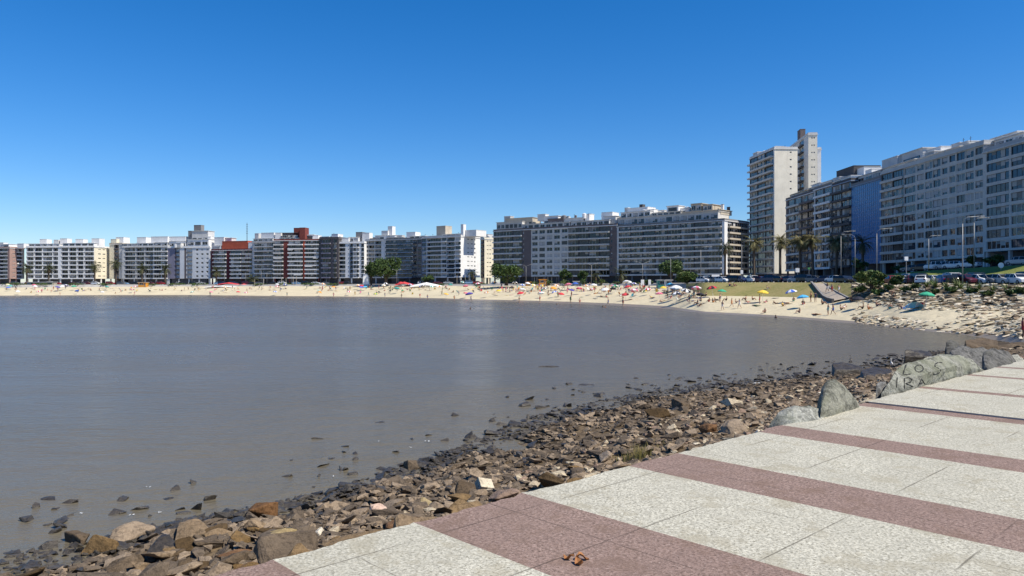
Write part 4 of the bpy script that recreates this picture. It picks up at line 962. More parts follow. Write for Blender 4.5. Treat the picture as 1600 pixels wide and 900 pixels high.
# 19 right-most block
b = bld('grey block with very wide window bands cut by the right frame edge', XY(1537.5), XY(1760), 178, 8.9, 9, D=16)
b.shell('grey', [(1540, 's', 'greige', 0), (1578, 'g', 'greige', 0, 1, {'gw': [3, 4, .6, 2]}), (1622, 'g', 'greige', 0, 1, {'gw': [3, 4, .6, 2]}), (1668, 'g', 'greige', 0, 1, {'gw': [3, 4, .6, 2]}), (1715, 'g', 'greige', 0, 1, {'gw': [3, 4, .6, 2]}), (1760, 'g', 'greige', 0, 1, {'gw': [3, 4, .6, 2]})], roofm='lightgrey')
b.pent(1542, 1600, 216, 2, 9, 'white', win=4); b.pent(1550, 1590, 212, 5, 7, 'white', win=1); b.pent(1598, 1640, 205, 4, 7, 'offwhite', win=2); b.clutter(5, 23, 1.6)

# ------------------------------------------------------------------ trees and plants
def crown_mesh(name, lobes, n, leaf, mats, seed, dens=.55):
    r = random.Random(seed); mb = MB()
    for i in range(n):
        c, rad = r.choices(lobes, [l[1].x * l[1].z for l in lobes])[0]
        q = Vector((r.gauss(0, 1), r.gauss(0, 1), r.gauss(0, 1))).normalized() * (r.random() ** .4)
        p = Vector((c.x + q.x * rad.x, c.y + q.y * rad.y, c.z + q.z * rad.z))
        if noise.noise(p * dens + Vector((seed, 0, 0))) < -.18: continue
        a = Vector((r.gauss(0, 1), r.gauss(0, 1), r.gauss(0, .6))).normalized(); b_ = a.cross(Vector((r.gauss(0, 1), r.gauss(0, 1), r.gauss(0, 1)))).normalized()
        s = leaf * r.uniform(.5, 1.25)
        m = mats[min(len(mats) - 1, int(abs(noise.noise(p * .45 + Vector((0, seed, 0)))) * 2.2 * len(mats) + r.random() * .9))]
        mb.face([p - a * s - b_ * s * .35, p - b_ * s * .5 + a * s * .3, p + a * s, p + b_ * s * .55], m)
    return mb.mesh(name)
def tree(name, label, px, Y, zb, wpx, py_top, py_bot, mats, seed, n=2600, leaf=.42, cat='tree', lobes_n=7, group='round trees behind the beach'):
    k = Y / F; rx = wpx * k / 2; zt = wz(py_top, Y); zl = wz(py_bot, Y)
    root = empty(name, (wx(px, Y), Y, zb), 0, label, cat, group)
    r = random.Random(seed); cz = (zt + zl) / 2 - zb; rz = (zt - zl) / 2
    lobes = [(Vector((0, 0, cz)), Vector((rx * .72, rx * .72, rz * .78)))]
    for i in range(lobes_n):
        a = 2 * math.pi * i / lobes_n + r.uniform(-.3, .3); e = r.uniform(-.4, .9)
        c = Vector((math.cos(a) * rx * .6, math.sin(a) * rx * .6, cz + e * rz * .55)); f_ = r.uniform(.3, .46)
        lobes.append((c, Vector((rx * f_, rx * f_, rz * f_ * 1.05))))
    link('crown', crown_mesh('crown', lobes, n, leaf, mats, seed), root)
    mb = MB(); h = max(cz, .8)
    mb.tube([(0, 0, -.4), (.1, 0, h * .4), (0, .1, h)], [rx * .09 + .1, rx * .07 + .07, rx * .03 + .04], 8, M['bark'])
    for i in range(5):
        a = i * 1.3; c = lobes[1 + i % lobes_n][0]
        mb.tube([(0, 0, h * .35), (c.x * .5, c.y * .5, (h * .35 + c.z) / 2 + .2), tuple(c)], [rx * .04 + .05, rx * .025 + .04, .03], 6, M['bark'])
    mb.build('trunk', root, None, True)
    return root
DK = [M['leaf_dark'], M['leaf_dark'], M['leaf_mid']]; LT = [M['leaf_mid'], M['leaf_light'], M['leaf_mid']]
tree('round_tree', 'big dark spreading tree before the grey and white blocks', 603, 352, 5.4, 52, 397, 440, DK, 1, 5200, .5)
tree('round_tree', 'smaller dark tree at left of the big spreading tree', 580, 354, 5.4, 24, 405, 440, DK, 2, 1800, .5)
tree('round_tree', 'dense dark tree left of the centre blocks', 791, 300, 5.3, 58, 408, 446, DK, 3, 4600, .45)
tree('round_tree', 'small dark tree before the centre block, left of lamp', 883, 292, 5.3, 24, 418, 440, DK, 4, 1300, .4)
tree('round_tree', 'thin dark conical tree before the centre block', 911, 290, 5.3, 18, 420, 442, DK, 5, 900, .4, lobes_n=4)
tree('round_tree', 'dark tree with flat crown before the centre right block', 1048, 262, 5.6, 40, 402, 434, DK, 6, 2800, .42)
tree('round_tree', 'olive green bushy tree at the left end of grass slope', 1073, 205, 4.9, 40, 420, 447, LT, 7, 3200, .36)
tree('shrub', 'large olive green shrub beside the ramp on grass slope', 1361, 127, 4.6, 54, 418, 456, LT, 8, 5200, .24, 'shrub', group='shrubs by the beach')
tree('shrub', 'smaller dark green shrub right of the large shrub', 1401, 122, 5.2, 22, 428, 448, DK, 9, 1500, .22, 'shrub', group='shrubs by the beach')
tree('round_tree', 'dark reddish small tree before the blue-glazed block', 668, 350, 5.4, 22, 428, 442, DK, 10, 800, .4)
for i, (px, wpx, pt) in enumerate(((1345, 26, 402), (1405, 30, 414), (1420, 22, 416), (1548, 24, 400), (1560, 16, 396), (1520, 18, 398))):
    Y = 175 if px < 1450 else 138
    tree('street_tree', 'dark street tree in the shade of the grey blocks', px, Y, ground_z(px, Y), wpx, pt, 425 if px < 1450 else 414, [M['leaf_dark']], 30 + i, 900, .3, group='street trees before the right-hand blocks')
for i in range(9):
    px = 836 + i * 26 + rnd.uniform(-6, 6)
    p = at(px, 447.0); tree('hedge_bush', 'low scrubby bush behind the sand', px, p.y + 3, 5.2, rnd.uniform(14, 24), 437 + rnd.uniform(-2, 2), 447, DK if i % 2 else LT, 50 + i, 500, .3, 'bush', 4, 'low bushes along the back of the beach')

for i, (px, py, wp_, hp_) in enumerate(((1432, 452, 14, 9), (1486, 457, 20, 10), (1520, 458, 18, 9), (1546, 462, 22, 10), (1580, 462, 24, 11), (1462, 459, 14, 8), (1374, 462, 26, 12), (1343, 458, 20, 12), (1415, 456, 20, 9), (1600, 458, 20, 10), (1390, 455, 18, 12))):
    p = at(px, py); tree('scrub_bush', ('olive' if i % 2 else 'dark green') + ' low scrub clump among the rocks of the slope', px, p.y, p.z, wp_, py - hp_, py + 1, LT if i % 2 else DK, 80 + i, 700, .2, 'bush', 5, 'scrub on the rocky slope')
for i, px in enumerate((24, 70, 118, 165, 240, 275, 310, 405, 445, 485, 525, 690, 750)):
    p = at(px, 447.6); tree('hedge_bush', 'dark hedge clump along the road behind the sand ' + ('at far left' if px < 200 else 'left of centre'), px, column(px)[2][0] + 1.5, 5.2, rnd.uniform(24, 40), 441.5 + rnd.uniform(-1, 1), 447, DK, 120 + i, 420, .4, 'bush', 5, 'hedge clumps along the far road')
def palm_meshes(seed, mats, nf=64, L=3.2):
    r = random.Random(seed); mb = MB(); dead = MB()
    def frond(m_, az, el, ln, droop):
        n = 7; P = []; p = Vector((0, 0, 0)); e = el
        for k in range(n + 1):
            P.append(p.copy()); p = p + Vector((math.cos(az) * math.cos(e), math.sin(az) * math.cos(e), math.sin(e))) * ln / n; e -= droop / n
        side = Vector((-math.sin(az), math.cos(az), 0)); mt = r.choice(mats) if m_ is mb else M['palm_dead']
        for k in range(n):
            wd = ln * .2 * math.sin(math.pi * (k + .6) / (n + .8)) + .04
            for sg in (-1, 1):
                for q in range(2):
                    a = P[k].lerp(P[k + 1], q / 2); b_ = P[k].lerp(P[k + 1], q / 2 + .3)
                    tip = a.lerp(b_, .5) + side * sg * wd * r.uniform(.8, 1.2) + (P[k + 1] - P[k]) * .7 - Vector((0, 0, wd * .5))
                    m_.face([a, b_, tip], mt)
            m_.face([P[k] + side * .03, P[k] - side * .03, P[k + 1] - side * .03, P[k + 1] + side * .03], mt)
    for i in range(nf): frond(mb, r.uniform(0, 6.28), R(r.uniform(-25, 80)), L * r.uniform(.8, 1.1), R(r.uniform(60, 110)))
    for i in range(nf // 2): frond(dead, r.uniform(0, 6.28), R(r.uniform(-75, -35)), L * r.uniform(.5, .8), R(r.uniform(10, 40)))
    return mb.mesh('crown'), dead.mesh('dead_fronds')
PV = [palm_meshes(i, [M['palm_leaf'], M['palm_leaf'], M['palm_dark']]) for i in range(4)]; PD = [palm_meshes(9 + i, [M['palm_dark']], 34) for i in range(2)]
def palm(label, px, Y, py_c, dark=False, k=1.0, group='palms along the waterfront road', lean=0):
    zb = ground_z(px, Y); h = wz(py_c, Y) - zb
    k *= 1.15
    root = empty('palm_tree', (wx(px, Y), Y, zb), 0, label, 'palm tree', group)
    cr, de = rnd.choice(PD if dark else PV)
    rz = rnd.uniform(0, 6.28)
    mtx = Matrix.Translation((lean, 0, h)) @ Matrix.Rotation(rz, 4, 'Z') @ Matrix.Diagonal((k, k, k, 1))
    link('crown', cr, root, mtx); link('dead_fronds', de, root, mtx)
    mb = MB(); mb.tube([(0, 0, -.3), (lean * .3, 0, h * .3), (lean * .7, 0, h * .7), (lean, 0, h)], [.42 * k, .32 * k, .29 * k, .36 * k], 9, M['bark']); mb.build('trunk', root, None, True)
palm('dark palm before the corner of the centre right block', 1133, 232, 387, True, .95)
palm('palm with olive crown left of the tower foot', 1178, 222, 380, False, 1.0)
palm('palm before the blank white flank of the tower', 1219, 215, 378, False, 1.0)
palm('palm before the brown balconied block, left of a close pair', 1250, 210, 378, False, 1.0)
palm('palm before the brown balconied block, right of a close pair', 1271, 208, 377, False, 1.0, lean=-.4)
palm('palm before the dark blue banded block', 1307, 205, 378, False, 1.0)
palm('dark palm shaded before the blue glass facade', 1348, 190, 380, True, 1.0)
palm('small palm before the white sunlit end wall', 738, 345, 427, True, .95)
palm('low bushy palm before the seam of the centre blocks', 970, 286, 428, True, 1.05)
palm('low palm right of the seam of the centre blocks', 930, 292, 430, True, .8)
for px, pc, lb in ((76, 418, 'dark palm before the left half of the long white block'), (148, 416, 'palm before the cream end wall'), (181, 412, 'tall palm before the narrow cream block'), (222, 419, 'palm before the light grey framed block, left'), (258, 420, 'palm before the light grey framed block, right'), (42, 419, 'palm by the brown-pink end wall'), (338, 424, 'palm before the dark red block'), (394, 436, 'small palm between dark red and grey blocks')):
    palm(lb, px, 405, pc, True, 1.25)

def agave_mesh(seed, n=30, L=1.5):
    r = random.Random(seed); mb = MB()
    for i in range(n):
        az = r.uniform(0, 6.28); el = R(r.uniform(10, 85)); ln = L * r.uniform(.6, 1.1); p = Vector((0, 0, .05)); P = []; e = el
        for k in range(5):
            P.append(p.copy()); p = p + Vector((math.cos(az) * math.cos(e), math.sin(az) * math.cos(e), math.sin(e))) * ln / 4; e -= .12
        side = Vector((-math.sin(az), math.cos(az), 0))
        for k in range(4):
            w0, w1 = .085 * (1 - k / 4.2), .085 * (1 - (k + 1) / 4.2)
            mb.face([P[k] - side * w0, P[k] + side * w0, P[k + 1] + side * w1, P[k + 1] - side * w1], M['agave'] if r.random() < .8 else M['leaf_mid'])
    return mb.mesh('agave_plant')
AG = [agave_mesh(i) for i in range(3)]
for i, (px, py, s) in enumerate(((1448, 447, 1.0), (1462, 448, 1.35), (1478, 449, 1.0), (1500, 450, 1.25), (1512, 452, .9), (1530, 450, .9), (1552, 454, 1.0), (1572, 452, .8), (1590, 455, 1.0), (1494, 446, 1.0), (1455, 443, 1.0), (1425, 448, .8))):
    p = at(px, py + 2); o = link('agave_plant', AG[i % 3]); o.location = (p.x, p.y, p.z - .05); o.scale = (s,) * 3; o.rotation_euler = (0, 0, i)
    tag(o, ['large' if s > 1.2 else ('small' if s < .95 else 'medium')][0] + ' spiky agave on the rocky slope below the parked cars', 'plant', 'agaves on the rocky slope')

def tuft(label, px, py, n, L, seed, mat='drygrass', name='grass_tuft', spread=.18):
    r = random.Random(seed); mb = MB()
    for i in range(n):
        az = r.uniform(0, 6.28); rr_ = abs(r.gauss(0, spread)); p = Vector((math.cos(az) * rr_, math.sin(az) * rr_, 0)); h = L * r.uniform(.35, 1); ln = r.gauss(0, .3)
        a = r.uniform(0, 6.28); s = Vector((math.cos(a), math.sin(a), 0)) * .006; tip = p + Vector((math.cos(az) * abs(ln) * h, math.sin(az) * abs(ln) * h, h)); mid = p.lerp(tip, .5) + Vector((0, 0, h * .1))
        mb.face([p - s, p + s, mid + s * .7, mid - s * .7], M[mat]); mb.face([mid - s * .7, mid + s * .7, tip], M[mat])
    q = bank_at(px, py); o = mb.build(name); o.location = q
    return tag(o, label, 'grass', 'grass tufts at the pavement edge')
tuft('dry yellow grass tuft with tall stalks at the pavement edge', 1000, 716, 140, .42, 1)
tuft('green-yellow low grass patch right of the stalky tuft', 1022, 708, 240, .2, 2, spread=.3)
tuft('sparse yellow grass patch left of the stalky tuft', 982, 718, 120, .2, 3, spread=.22)
tuft('little grass sprigs beside the pale curb', 1048, 698, 90, .16, 4, spread=.3)

# ------------------------------------------------------------------ street lamps and signs
def lamp(label, px, py_top, py_base, Y, arms=1, dr=1):
    zb = wz(py_base, Y) - .3; h = wz(py_top, Y) - zb
    root = empty('street_lamp', (wx(px, Y), Y, zb), 0, label, 'street lamp', 'street lamps along the waterfront')
    mb = MB(); mb.tube([(0, 0, 0), (0, 0, h * .9)], [.085, .055], 8, M['metal']); mb.build('pole', root, None, True)
    for sg in ([dr] if arms == 1 else [-1, 1]):
        L = min(2.4, h * .25); a = MB()
        pts = [(0, 0, h * .9 + .002), (sg * .05 * L, 0, h * .95), (sg * .3 * L, 0, h * .99), (sg * L, 0, h)] if arms == 1 else [(0, 0, h * .9 + .002), (sg * .35 * L, 0, h * .94), (sg * L, 0, h)]
        a.tube(pts, .042, 6, M['metal']); a.build('arm', root, None, True)
        hd = MB(); x0, x1 = sorted((sg * L, sg * (L + .6))); hd.box(x0, x1, -.18, .18, h - .09, h + .1, M['metal']); hd.box(x0 + .08, x1 - .08, -.13, .13, h - .14, h - .092, M['lampglass']); hd.build('lamp_head', root)
for a in (('double-arm lamp beside the red beach canopy', 620, 421, 441, 340, 2), ('double-arm lamp right of the dense dark tree', 822, 413, 443, 298, 2), ('double-arm lamp before the long brown-grey block', 924, 411, 443, 275, 2),
          ('double-arm lamp before the centre right block', 1004, 409, 441, 250, 2), ('double-arm lamp over the flat-crowned tree', 1048, 400, 438, 236, 2), ('tall single-arm lamp before the dark glazed block', 1095, 385, 438, 190, 1, 1),
          ('tall single-arm lamp left of the tower palm', 1159, 376, 438, 186, 1, 1), ('tall curved lamp before the dark banded block', 1314, 361, 440, 160, 1, 1), ('curved lamp before the blue glass facade', 1336, 366, 436, 172, 1, -1),
          ('curved lamp before the left end of the broad grey block', 1370, 357, 434, 150, 1, 1), ('tallest curved lamp rising from the agaves', 1504, 338, 450, 106, 1, 1), ('slim lamp on the lawn beside the tallest one', 1522, 340, 418, 136, 1, 1), ('plain slim lamp before the broad grey block', 1451, 368, 418, 140, 1, 1)): lamp(*a)
for i, px in enumerate((92, 130, 214, 300, 351, 384, 408, 417, 455, 510)): lamp('thin pale lamp post on the far left waterfront', px, 424 if i % 2 else 421, 444, 398, 1, 1 if i % 2 else -1)
def sign(label, px, py_top, py_bot, py_base, Y, wpx, mat='whitepaint', shape='box', name='sign', marks=True):
    k = Y / F; zb = wz(py_base, Y); root = empty(name, (wx(px, Y), Y, zb), 0, label, 'sign', 'signs along the waterfront')
    zt, zl = wz(py_top, Y) - zb, wz(py_bot, Y) - zb; w_ = wpx * k
    mb = MB()
    if shape == 'round': mb.tube([(0, -.06, (zt + zl) / 2), (0, .06, (zt + zl) / 2)], w_ / 2, 20, M[mat])
    else: mb.box(-w_ / 2, w_ / 2, -.08, .08, zl, zt, M[mat])
    mb.build('panel', root)
    mb = MB(); mb.tube([(0, 0, -.3), (0, 0, zl + .02)], .06, 6, M['metal']); mb.build('post', root)
M['greenpaint'] = plain('green_paint', (.08, .28, .10), .5); M['tealpaint'] = plain('teal_paint', (.04, .26, .22), .5); M['orangepaint'] = plain('orange_paint', (.62, .27, .04), .5); M['redpaint'] = plain('red_canvas', (.55, .06, .06), .7); M['bluepaint'] = plain('blue_paint', (.06, .12, .4), .4)
sign('white rectangular sign on a post before the brown block', 1246, 419, 425.5, 440, 172, 6)
sign('pale green slender post sign before the palm pair', 1264, 418, 421, 440, 172, 3.5, 'greenpaint')
sign('white boxy sign on a post above the parked cars', 1416, 401, 407, 430, 128, 5.5)
sign('round white sign on the upper lawn', 1564, 411, 418, 421, 128, 8.5, 'whitepaint', 'round')
sign('white board sign low before the tower, left of palms', 1159, 422, 428, 438, 180, 4)
sign('white board sign at the back of the beach', 1004, 437, 446, 450, 232, 5)
sign('narrow white board sign beside the teal kiosk', 1015, 437, 445, 449, 231, 4)
sign('large white billboard low before the centre block corner', 1118, 429, 435, 438, 215, 12)

# ------------------------------------------------------------------ small buildings and beach structures
def kiosk(label, px, py_b, wpx, hpx, mat, Y, name='kiosk', roofm='offwhite', depth=3, legs=False):
    k = Y / F; zb = wz(py_b, Y); w_, h = wpx * k, hpx * k
    root = empty(name, (wx(px, Y), Y, zb), 0, label, 'cabin' if name != 'kiosk' else 'kiosk')
    mb = MB(); z0 = .9 if legs else -.3; mb.box(-w_ / 2, w_ / 2, 0, depth, z0, h, M[mat]); mb.build('wall', root)
    mb = MB(); mb.box(-w_ / 2 - .3, w_ / 2 + .3, -.5, depth + .3, h + .002, h + .18, M[roofm]); mb.build('roof', root)
    me, mw, mh = window_mesh(w_ * .5, (h - max(z0, 0)) * .45, 2, 0); link('window', me, root, Matrix.Translation((-w_ * .1, -.052, max(z0, 0) + (h - max(z0, 0)) * .4)))
    mb = MB(); mb.box(w_ * .28, w_ * .42, -.04, -.003, max(z0, 0) + .05, max(z0, 0) + (h - max(z0, 0)) * .8, M['darkgrey']); mb.build('door', root)
    if legs:
        for sx in (-1, 1):
            for sy in (.2, depth - .2): lm = MB(); lm.box(sx * w_ * .45 - .08, sx * w_ * .45 + .08, sy - .08, sy + .08, -.3, .899, M[mat]); lm.build('leg', root)
kiosk('orange lifeguard cabin on legs before the centre block', 848, 448, 11, 11, 'orangepaint', 290, 'lifeguard_cabin', 'orangepaint', 2.4, True)
kiosk('teal green kiosk at the back of the beach', 1036, 448, 15, 10, 'tealpaint', 228)
kiosk('yellow-orange cabin before the dense dark tree', 826, 447, 9, 6, 'orangepaint', 300, 'cabin', 'orangepaint', 2.2)
kiosk('orange low cabin on the far left sand', 222, 447.5, 12, 6, 'orangepaint', 392, 'cabin', 'tan', 3)
kiosk('white box cabin beside the olive bushy tree', 1045, 447, 10, 9, 'offwhite', 224, 'cabin', 'offwhite', 2.5)
kiosk('glassy pale cabin at the back of the centre beach', 905, 446, 17, 6, 'bluegrey', 280, 'cabin', 'lightgrey', 3)
kiosk('low brown cabin at the far left waterfront', 62, 447, 40, 6, 'tan', 392, 'cabin', 'offwhite', 4)
def canopy(label, px0, px1, py_t, py_b, Y, mat, dip=.5, name='canopy', depth=5):
    k = Y / F; zb = wz(py_b, Y); w_ = (px1 - px0) * k; h = (py_b - py_t) * k
    root = empty(name, (wx((px0 + px1) / 2, Y), Y, zb), 0, label, 'canopy')
    mb = MB(); n = 10
    for i in range(n):
        x0, x1 = -w_ / 2 + w_ * i / n, -w_ / 2 + w_ * (i + 1) / n
        z = lambda x: h * (1 - dip * (x / w_ + .5) ** 1 * .6) if dip > 0 else h * (1 - .35 * abs(x) / (w_ / 2))
        for (ya, yb, q) in ((0, depth / 2, 0), (depth / 2, depth, 1)):
            za, zb_ = (.75, 1) if q == 0 else (1, .75)
            mb.face([(x0, ya, z(x0) * za), (x1, ya, z(x1) * za), (x1, yb, z(x1) * zb_), (x0, yb, z(x0) * zb_)], M[mat])
    mb.build('roof', root)
    for sx in (-.46, 0, .46):
        for y in (.2, depth - .2): pm = MB(); pm.tube([(sx * w_, y, -.3), (sx * w_, y, h * .62)], .06, 6, M['whitepaint']); pm.build('post', root)
canopy('red sloping canopy over the white beach pavilion', 616, 645, 440, 452, 343, 'redpaint', -.5)
canopy('long white tent beside the red canopy', 640, 690, 441, 456, 332, 'white', -.5, 'tent', 6)
canopy('red and pink tent at the left beach bar', 338, 372, 441, 449, 388, 'redpaint', -.5, 'tent')
canopy('small bright red canopy right of the pink tent', 371, 386, 443, 450, 384, 'redpaint', -.4)
canopy('long white sheet tent below the red left tent', 318, 372, 446, 452, 380, 'white', -.6, 'tent')
for i, px in enumerate((835, 839, 850, 856, 862, 870)):
    mb = MB(); Y = 292; mb.tube([(0, 0, 0), (0, 0, 3.4)], .06, 6, M['metal']); o = mb.build('fence_post'); o.location = (wx(px, Y), Y, 4.8); tag(o, 'slim metal court post behind the sand near the orange cabins', 'post', 'court posts behind the sand')
for i, px in enumerate((714, 720, 727, 733, 458, 463, 447, 440, 412, 398)):
    mb = MB(); Y = 335 if px > 600 else 372; mb.tube([(0, 0, -.3), (0, 0, 4.2)], .09, 6, M['tan']); o = mb.build('wooden_post'); o.location = (wx(px, Y), Y, ground_z(px, Y)); tag(o, 'tan pole standing at the back of the ' + ('middle' if px > 600 else 'left') + ' beach', 'post', 'tan poles at the back of the beach')
mb = MB(); Y = 352; k = Y / F
mb.face([(-1.6, 0, 0), (1.4, 0, 0), (.9, .4, 4.2), (-.3, .4, 5.4), (-1.4, .3, 4.8)], M['whitepaint']); mb.face([(1.4, .9, 0), (-1.6, .9, 0), (-1.4, .6, 4.8), (-.3, .5, 5.4), (.9, .5, 4.2)], M['whitepaint'])
o = mb.build('sculpture'); o.location = (wx(572, Y), Y, 5.3); tag(o, 'white angular panel standing left of the big spreading tree', 'sculpture')
# ramp down to the beach with its dark side walls
ra = [(1268, 157), (1274, 152), (1280, 147), (1287, 142), (1294, 137), (1301, 132)]; rb = [(1285, 157), (1291, 152), (1299, 147), (1308, 142), (1317, 137), (1326, 132)]
ra, rb = [[(p_, Y_, max(ground_z(p_, Y_), 2.45) + .02) for p_, Y_ in l_] for l_ in (ra, rb)]
mb = MB()
for (a, b_, c, d) in zip(ra, rb, ra[1:], rb[1:]): mb.face([(wx(*q[:2]), q[1], q[2] + .1) for q in (a, b_, d, c)], M['palesand'])
tag(mb.build('ramp'), kind='structure')
for rl, lb in ((ra, 'dark side wall on the left of the beach ramp'), (rb, 'dark side wall on the right of the beach ramp')):
    mb = MB()
    for a, b_ in zip(rl, rl[1:]):
        p, q = Vector((wx(a[0], a[1]), a[1], a[2])), Vector((wx(b_[0], b_[1]), b_[1], b_[2]))
        hh = .5 if rl is ra else .16
        for s0, s1 in ((-.2, .2),):
            mb.face([p + Vector((s0, 0, -.6)), q + Vector((s0, 0, -.6)), q + Vector((s0, 0, hh)), p + Vector((s0, 0, hh))], M['charcoal'])
            mb.face([p + Vector((s1, 0, -.6)), q + Vector((s1, 0, -.6)), q + Vector((s1, 0, hh)), p + Vector((s1, 0, hh))], M['charcoal'])
            mb.face([p + Vector((s0, 0, hh)), q + Vector((s0, 0, hh)), q + Vector((s1, 0, hh)), p + Vector((s1, 0, hh))], M['darkgrey'])
    q = Vector((wx(rl[-1][0], rl[-1][1]), rl[-1][1], rl[-1][2])); mb.box(q.x - .2, q.x + .2, q.y - .15, q.y - .001, q.z - .6, q.z + hh, M['charcoal'])
    tag(mb.build('ramp_wall'), lb, 'wall')

# ------------------------------------------------------------------ cars
def car_meshes(st, paint):
    """stations: x, z low, belt z, top z, half width at belt, half width at top"""
    body, gl = MB(), MB(); rings = []
    for (x, zl, zb_, zt, wb, wt) in st:
        rings.append([Vector(p) for p in ((x, -wb * .9, zl), (x, -wb, zl + .18), (x, -wb, zb_), (x, -wt, zt), (x, wt, zt), (x, wb, zb_), (x, wb, zl + .18), (x, wb * .9, zl))])
    for a, b_ in zip(rings, rings[1:]):
        for j in range(7): body.face([a[j], b_[j], b_[j + 1], a[j + 1]], paint)
        body.face([a[7], b_[7], b_[0], a[0]], M['rubber'])
    body.face(list(reversed(rings[0])), paint); body.face(rings[-1], paint)
    for i, (s, q) in enumerate(zip(st, st[1:])):
        ca, cb = s[3] - s[2] > .25, q[3] - q[2] > .25
        a, b_ = rings[i], rings[i + 1]
        def pan(p0, p1, p2, p3, m=.12):
            c = (p0 + p1 + p2 + p3) / 4; n = (p1 - p0).cross(p3 - p0).normalized()
            gl.face([p.lerp(c, m) + n * .012 for p in (p0, p1, p2, p3)], M['carglass']); gl.face([p.lerp(c, m) - n * .012 for p in (p0, p1, p2, p3)], M['carglass'])
        if ca and cb:
            pan(a[2], b_[2], b_[3], a[3]); pan(a[4], b_[4], b_[5], a[5])
        elif ca != cb:
            pan(a[3], b_[3], b_[4], a[4], .1); 
            pan(a[2], b_[2], b_[3], a[3], .25); pan(a[4], b_[4], b_[5], a[5], .25)
    return body.mesh('body'), gl.mesh('windows')
ST = {'hatchback': [(-1.95, .35, .85, .95, .76, .66), (-1.85, .25, .92, 1.0, .84, .72), (-1.55, .22, .95, 1.42, .86, .66), (-.5, .2, .93, 1.5, .87, .66), (.35, .2, .92, 1.45, .87, .66), (.95, .2, .93, 1.0, .86, .76), (1.7, .22, .8, .86, .83, .72), (1.95, .32, .65, .7, .72, .6)],
      'sedan': [(-2.2, .35, .85, .92, .76, .66), (-2.1, .25, .92, .98, .84, .74), (-1.55, .22, .95, 1.02, .86, .74), (-1.0, .2, .94, 1.4, .87, .64), (-.3, .2, .93, 1.45, .87, .66), (.4, .2, .92, 1.42, .87, .66), (1.05, .2, .92, .98, .86, .76), (1.9, .22, .8, .86, .83, .72), (2.2, .32, .65, .7, .72, .6)],
      'van': [(-2.1, .4, 1.0, 1.1, .8, .72), (-2.05, .3, 1.05, 1.7, .88, .74), (-1.2, .25, 1.05, 1.78, .9, .74), (-.2, .25, 1.05, 1.78, .9, .74), (.6, .25, 1.04, 1.72, .9, .74), (1.3, .25, 1.05, 1.12, .88, .78), (1.95, .27, .92, .98, .85, .74), (2.15, .36, .75, .8, .76, .64)]}
PAINT = {k: plain(k + '_car_paint', c, .22, .5) for k, c in {'white': (.78, .78, .77), 'silver': (.42, .43, .44), 'grey': (.16, .165, .17), 'black': (.015, .015, .017), 'red': (.32, .025, .03), 'maroon': (.11, .02, .03), 'blue': (.04, .09, .26), 'dark blue': (.02, .03, .09), 'sky blue': (.22, .36, .52), 'beige': (.4, .34, .26)}.items()}
wm_ = MB(); wm_.tube([(0, -.1, 0), (0, .1, 0)], .31, 14, M['rubber']); wm_.tube([(0, -.105, 0), (0, .105, 0)], .18, 10, M['metal']); WHEEL = wm_.mesh('wheel')
lm_ = MB(); lm_.box(-.04, .04, -.16, .16, -.07, .07, M['lampglass']); HL = lm_.mesh('headlight'); lm_ = MB(); lm_.box(-.04, .04, -.12, .12, -.1, .1, M['redlens']); TL = lm_.mesh('tail_light')
CM = {}; CARP = {}
def car(kind, colour, loc, rz, where, parts=True):
    if kind not in CM: CM[kind] = car_meshes(ST[kind], PAINT['white'])
    root = empty('parked_car', loc, rz, f'{colour} {kind} parked {where}', 'car', 'cars parked along the waterfront')
    b_, g_ = CM[kind]
    link('body', b_, root, None, [PAINT[colour], M['rubber']]); link('windows', g_, root)
    L = ST[kind][-1][0]
    if parts:
        for sx in (-L * .62, L * .64):
            for sy in (-.76, .76): link('wheel', WHEEL, root, Matrix.Translation((sx, sy, .31)))
        for sy in (-.55, .55):
            link('headlight', HL, root, Matrix.Translation((L - .1, sy, .68))); link('tail_light', TL, root, Matrix.Translation((-L + .02, sy, .82)))
cr_ = random.Random(5)
cols = ['white', 'silver', 'grey', 'black', 'dark blue', 'grey', 'white', 'red', 'silver', 'black', 'maroon', 'sky blue']
px = 1096; k = 0
seq = [('hatchback', 'white'), ('sedan', 'grey'), ('hatchback', 'white'), ('van', 'black'), ('hatchback', 'dark blue'), ('sedan', 'white'), ('hatchback', 'maroon'), ('van', 'dark blue'), ('hatchback', 'black'), ('sedan', 'dark blue'), ('hatchback', 'silver'), ('van', 'black'), ('hatchback', 'grey'), ('sedan', 'dark blue'), ('hatchback', 'white'), ('hatchback', 'black')]
sp = (1328 - 1096) / len(seq)
for i, (kd, c) in enumerate(seq):
    p = 1100 + sp * i; Y = column(p)[2][0] + 5 + cr_.uniform(-.5, .5)
    car(kd, c, (wx(p, Y), Y, ground_z(p, Y) + .01), R(-62 + cr_.uniform(-14, 14)) + (math.pi if cr_.random() < .5 else 0), 'on the road above the grass slope')
for i in range(13):                                   # second, shaded line behind it
    p = 1106 + i * 18 + cr_.uniform(-3, 3); Y = column(p)[2][0] + 17; car(cr_.choice(['hatchback', 'sedan', 'van']), cr_.choice(cols), (wx(p, Y), Y, ground_z(p, Y) + .01), R(-80 + cr_.uniform(-12, 12)), 'in the rear line above the grass slope')
front = [(1392, 'hatchback', 'red'), (1411, 'sedan', 'white'), (1424, 'hatchback', 'maroon'), (1441, 'hatchback', 'white'), (1432, 'van', 'black'), (1474, 'hatchback', 'blue'), (1488, 'sedan', 'black'), (1512, 'hatchback', 'maroon'), (1530, 'hatchback', 'white'), (1543, 'sedan', 'grey'), (1562, 'hatchback', 'silver'), (1590, 'hatchback', 'white'), (1621, 'sedan', 'grey')]
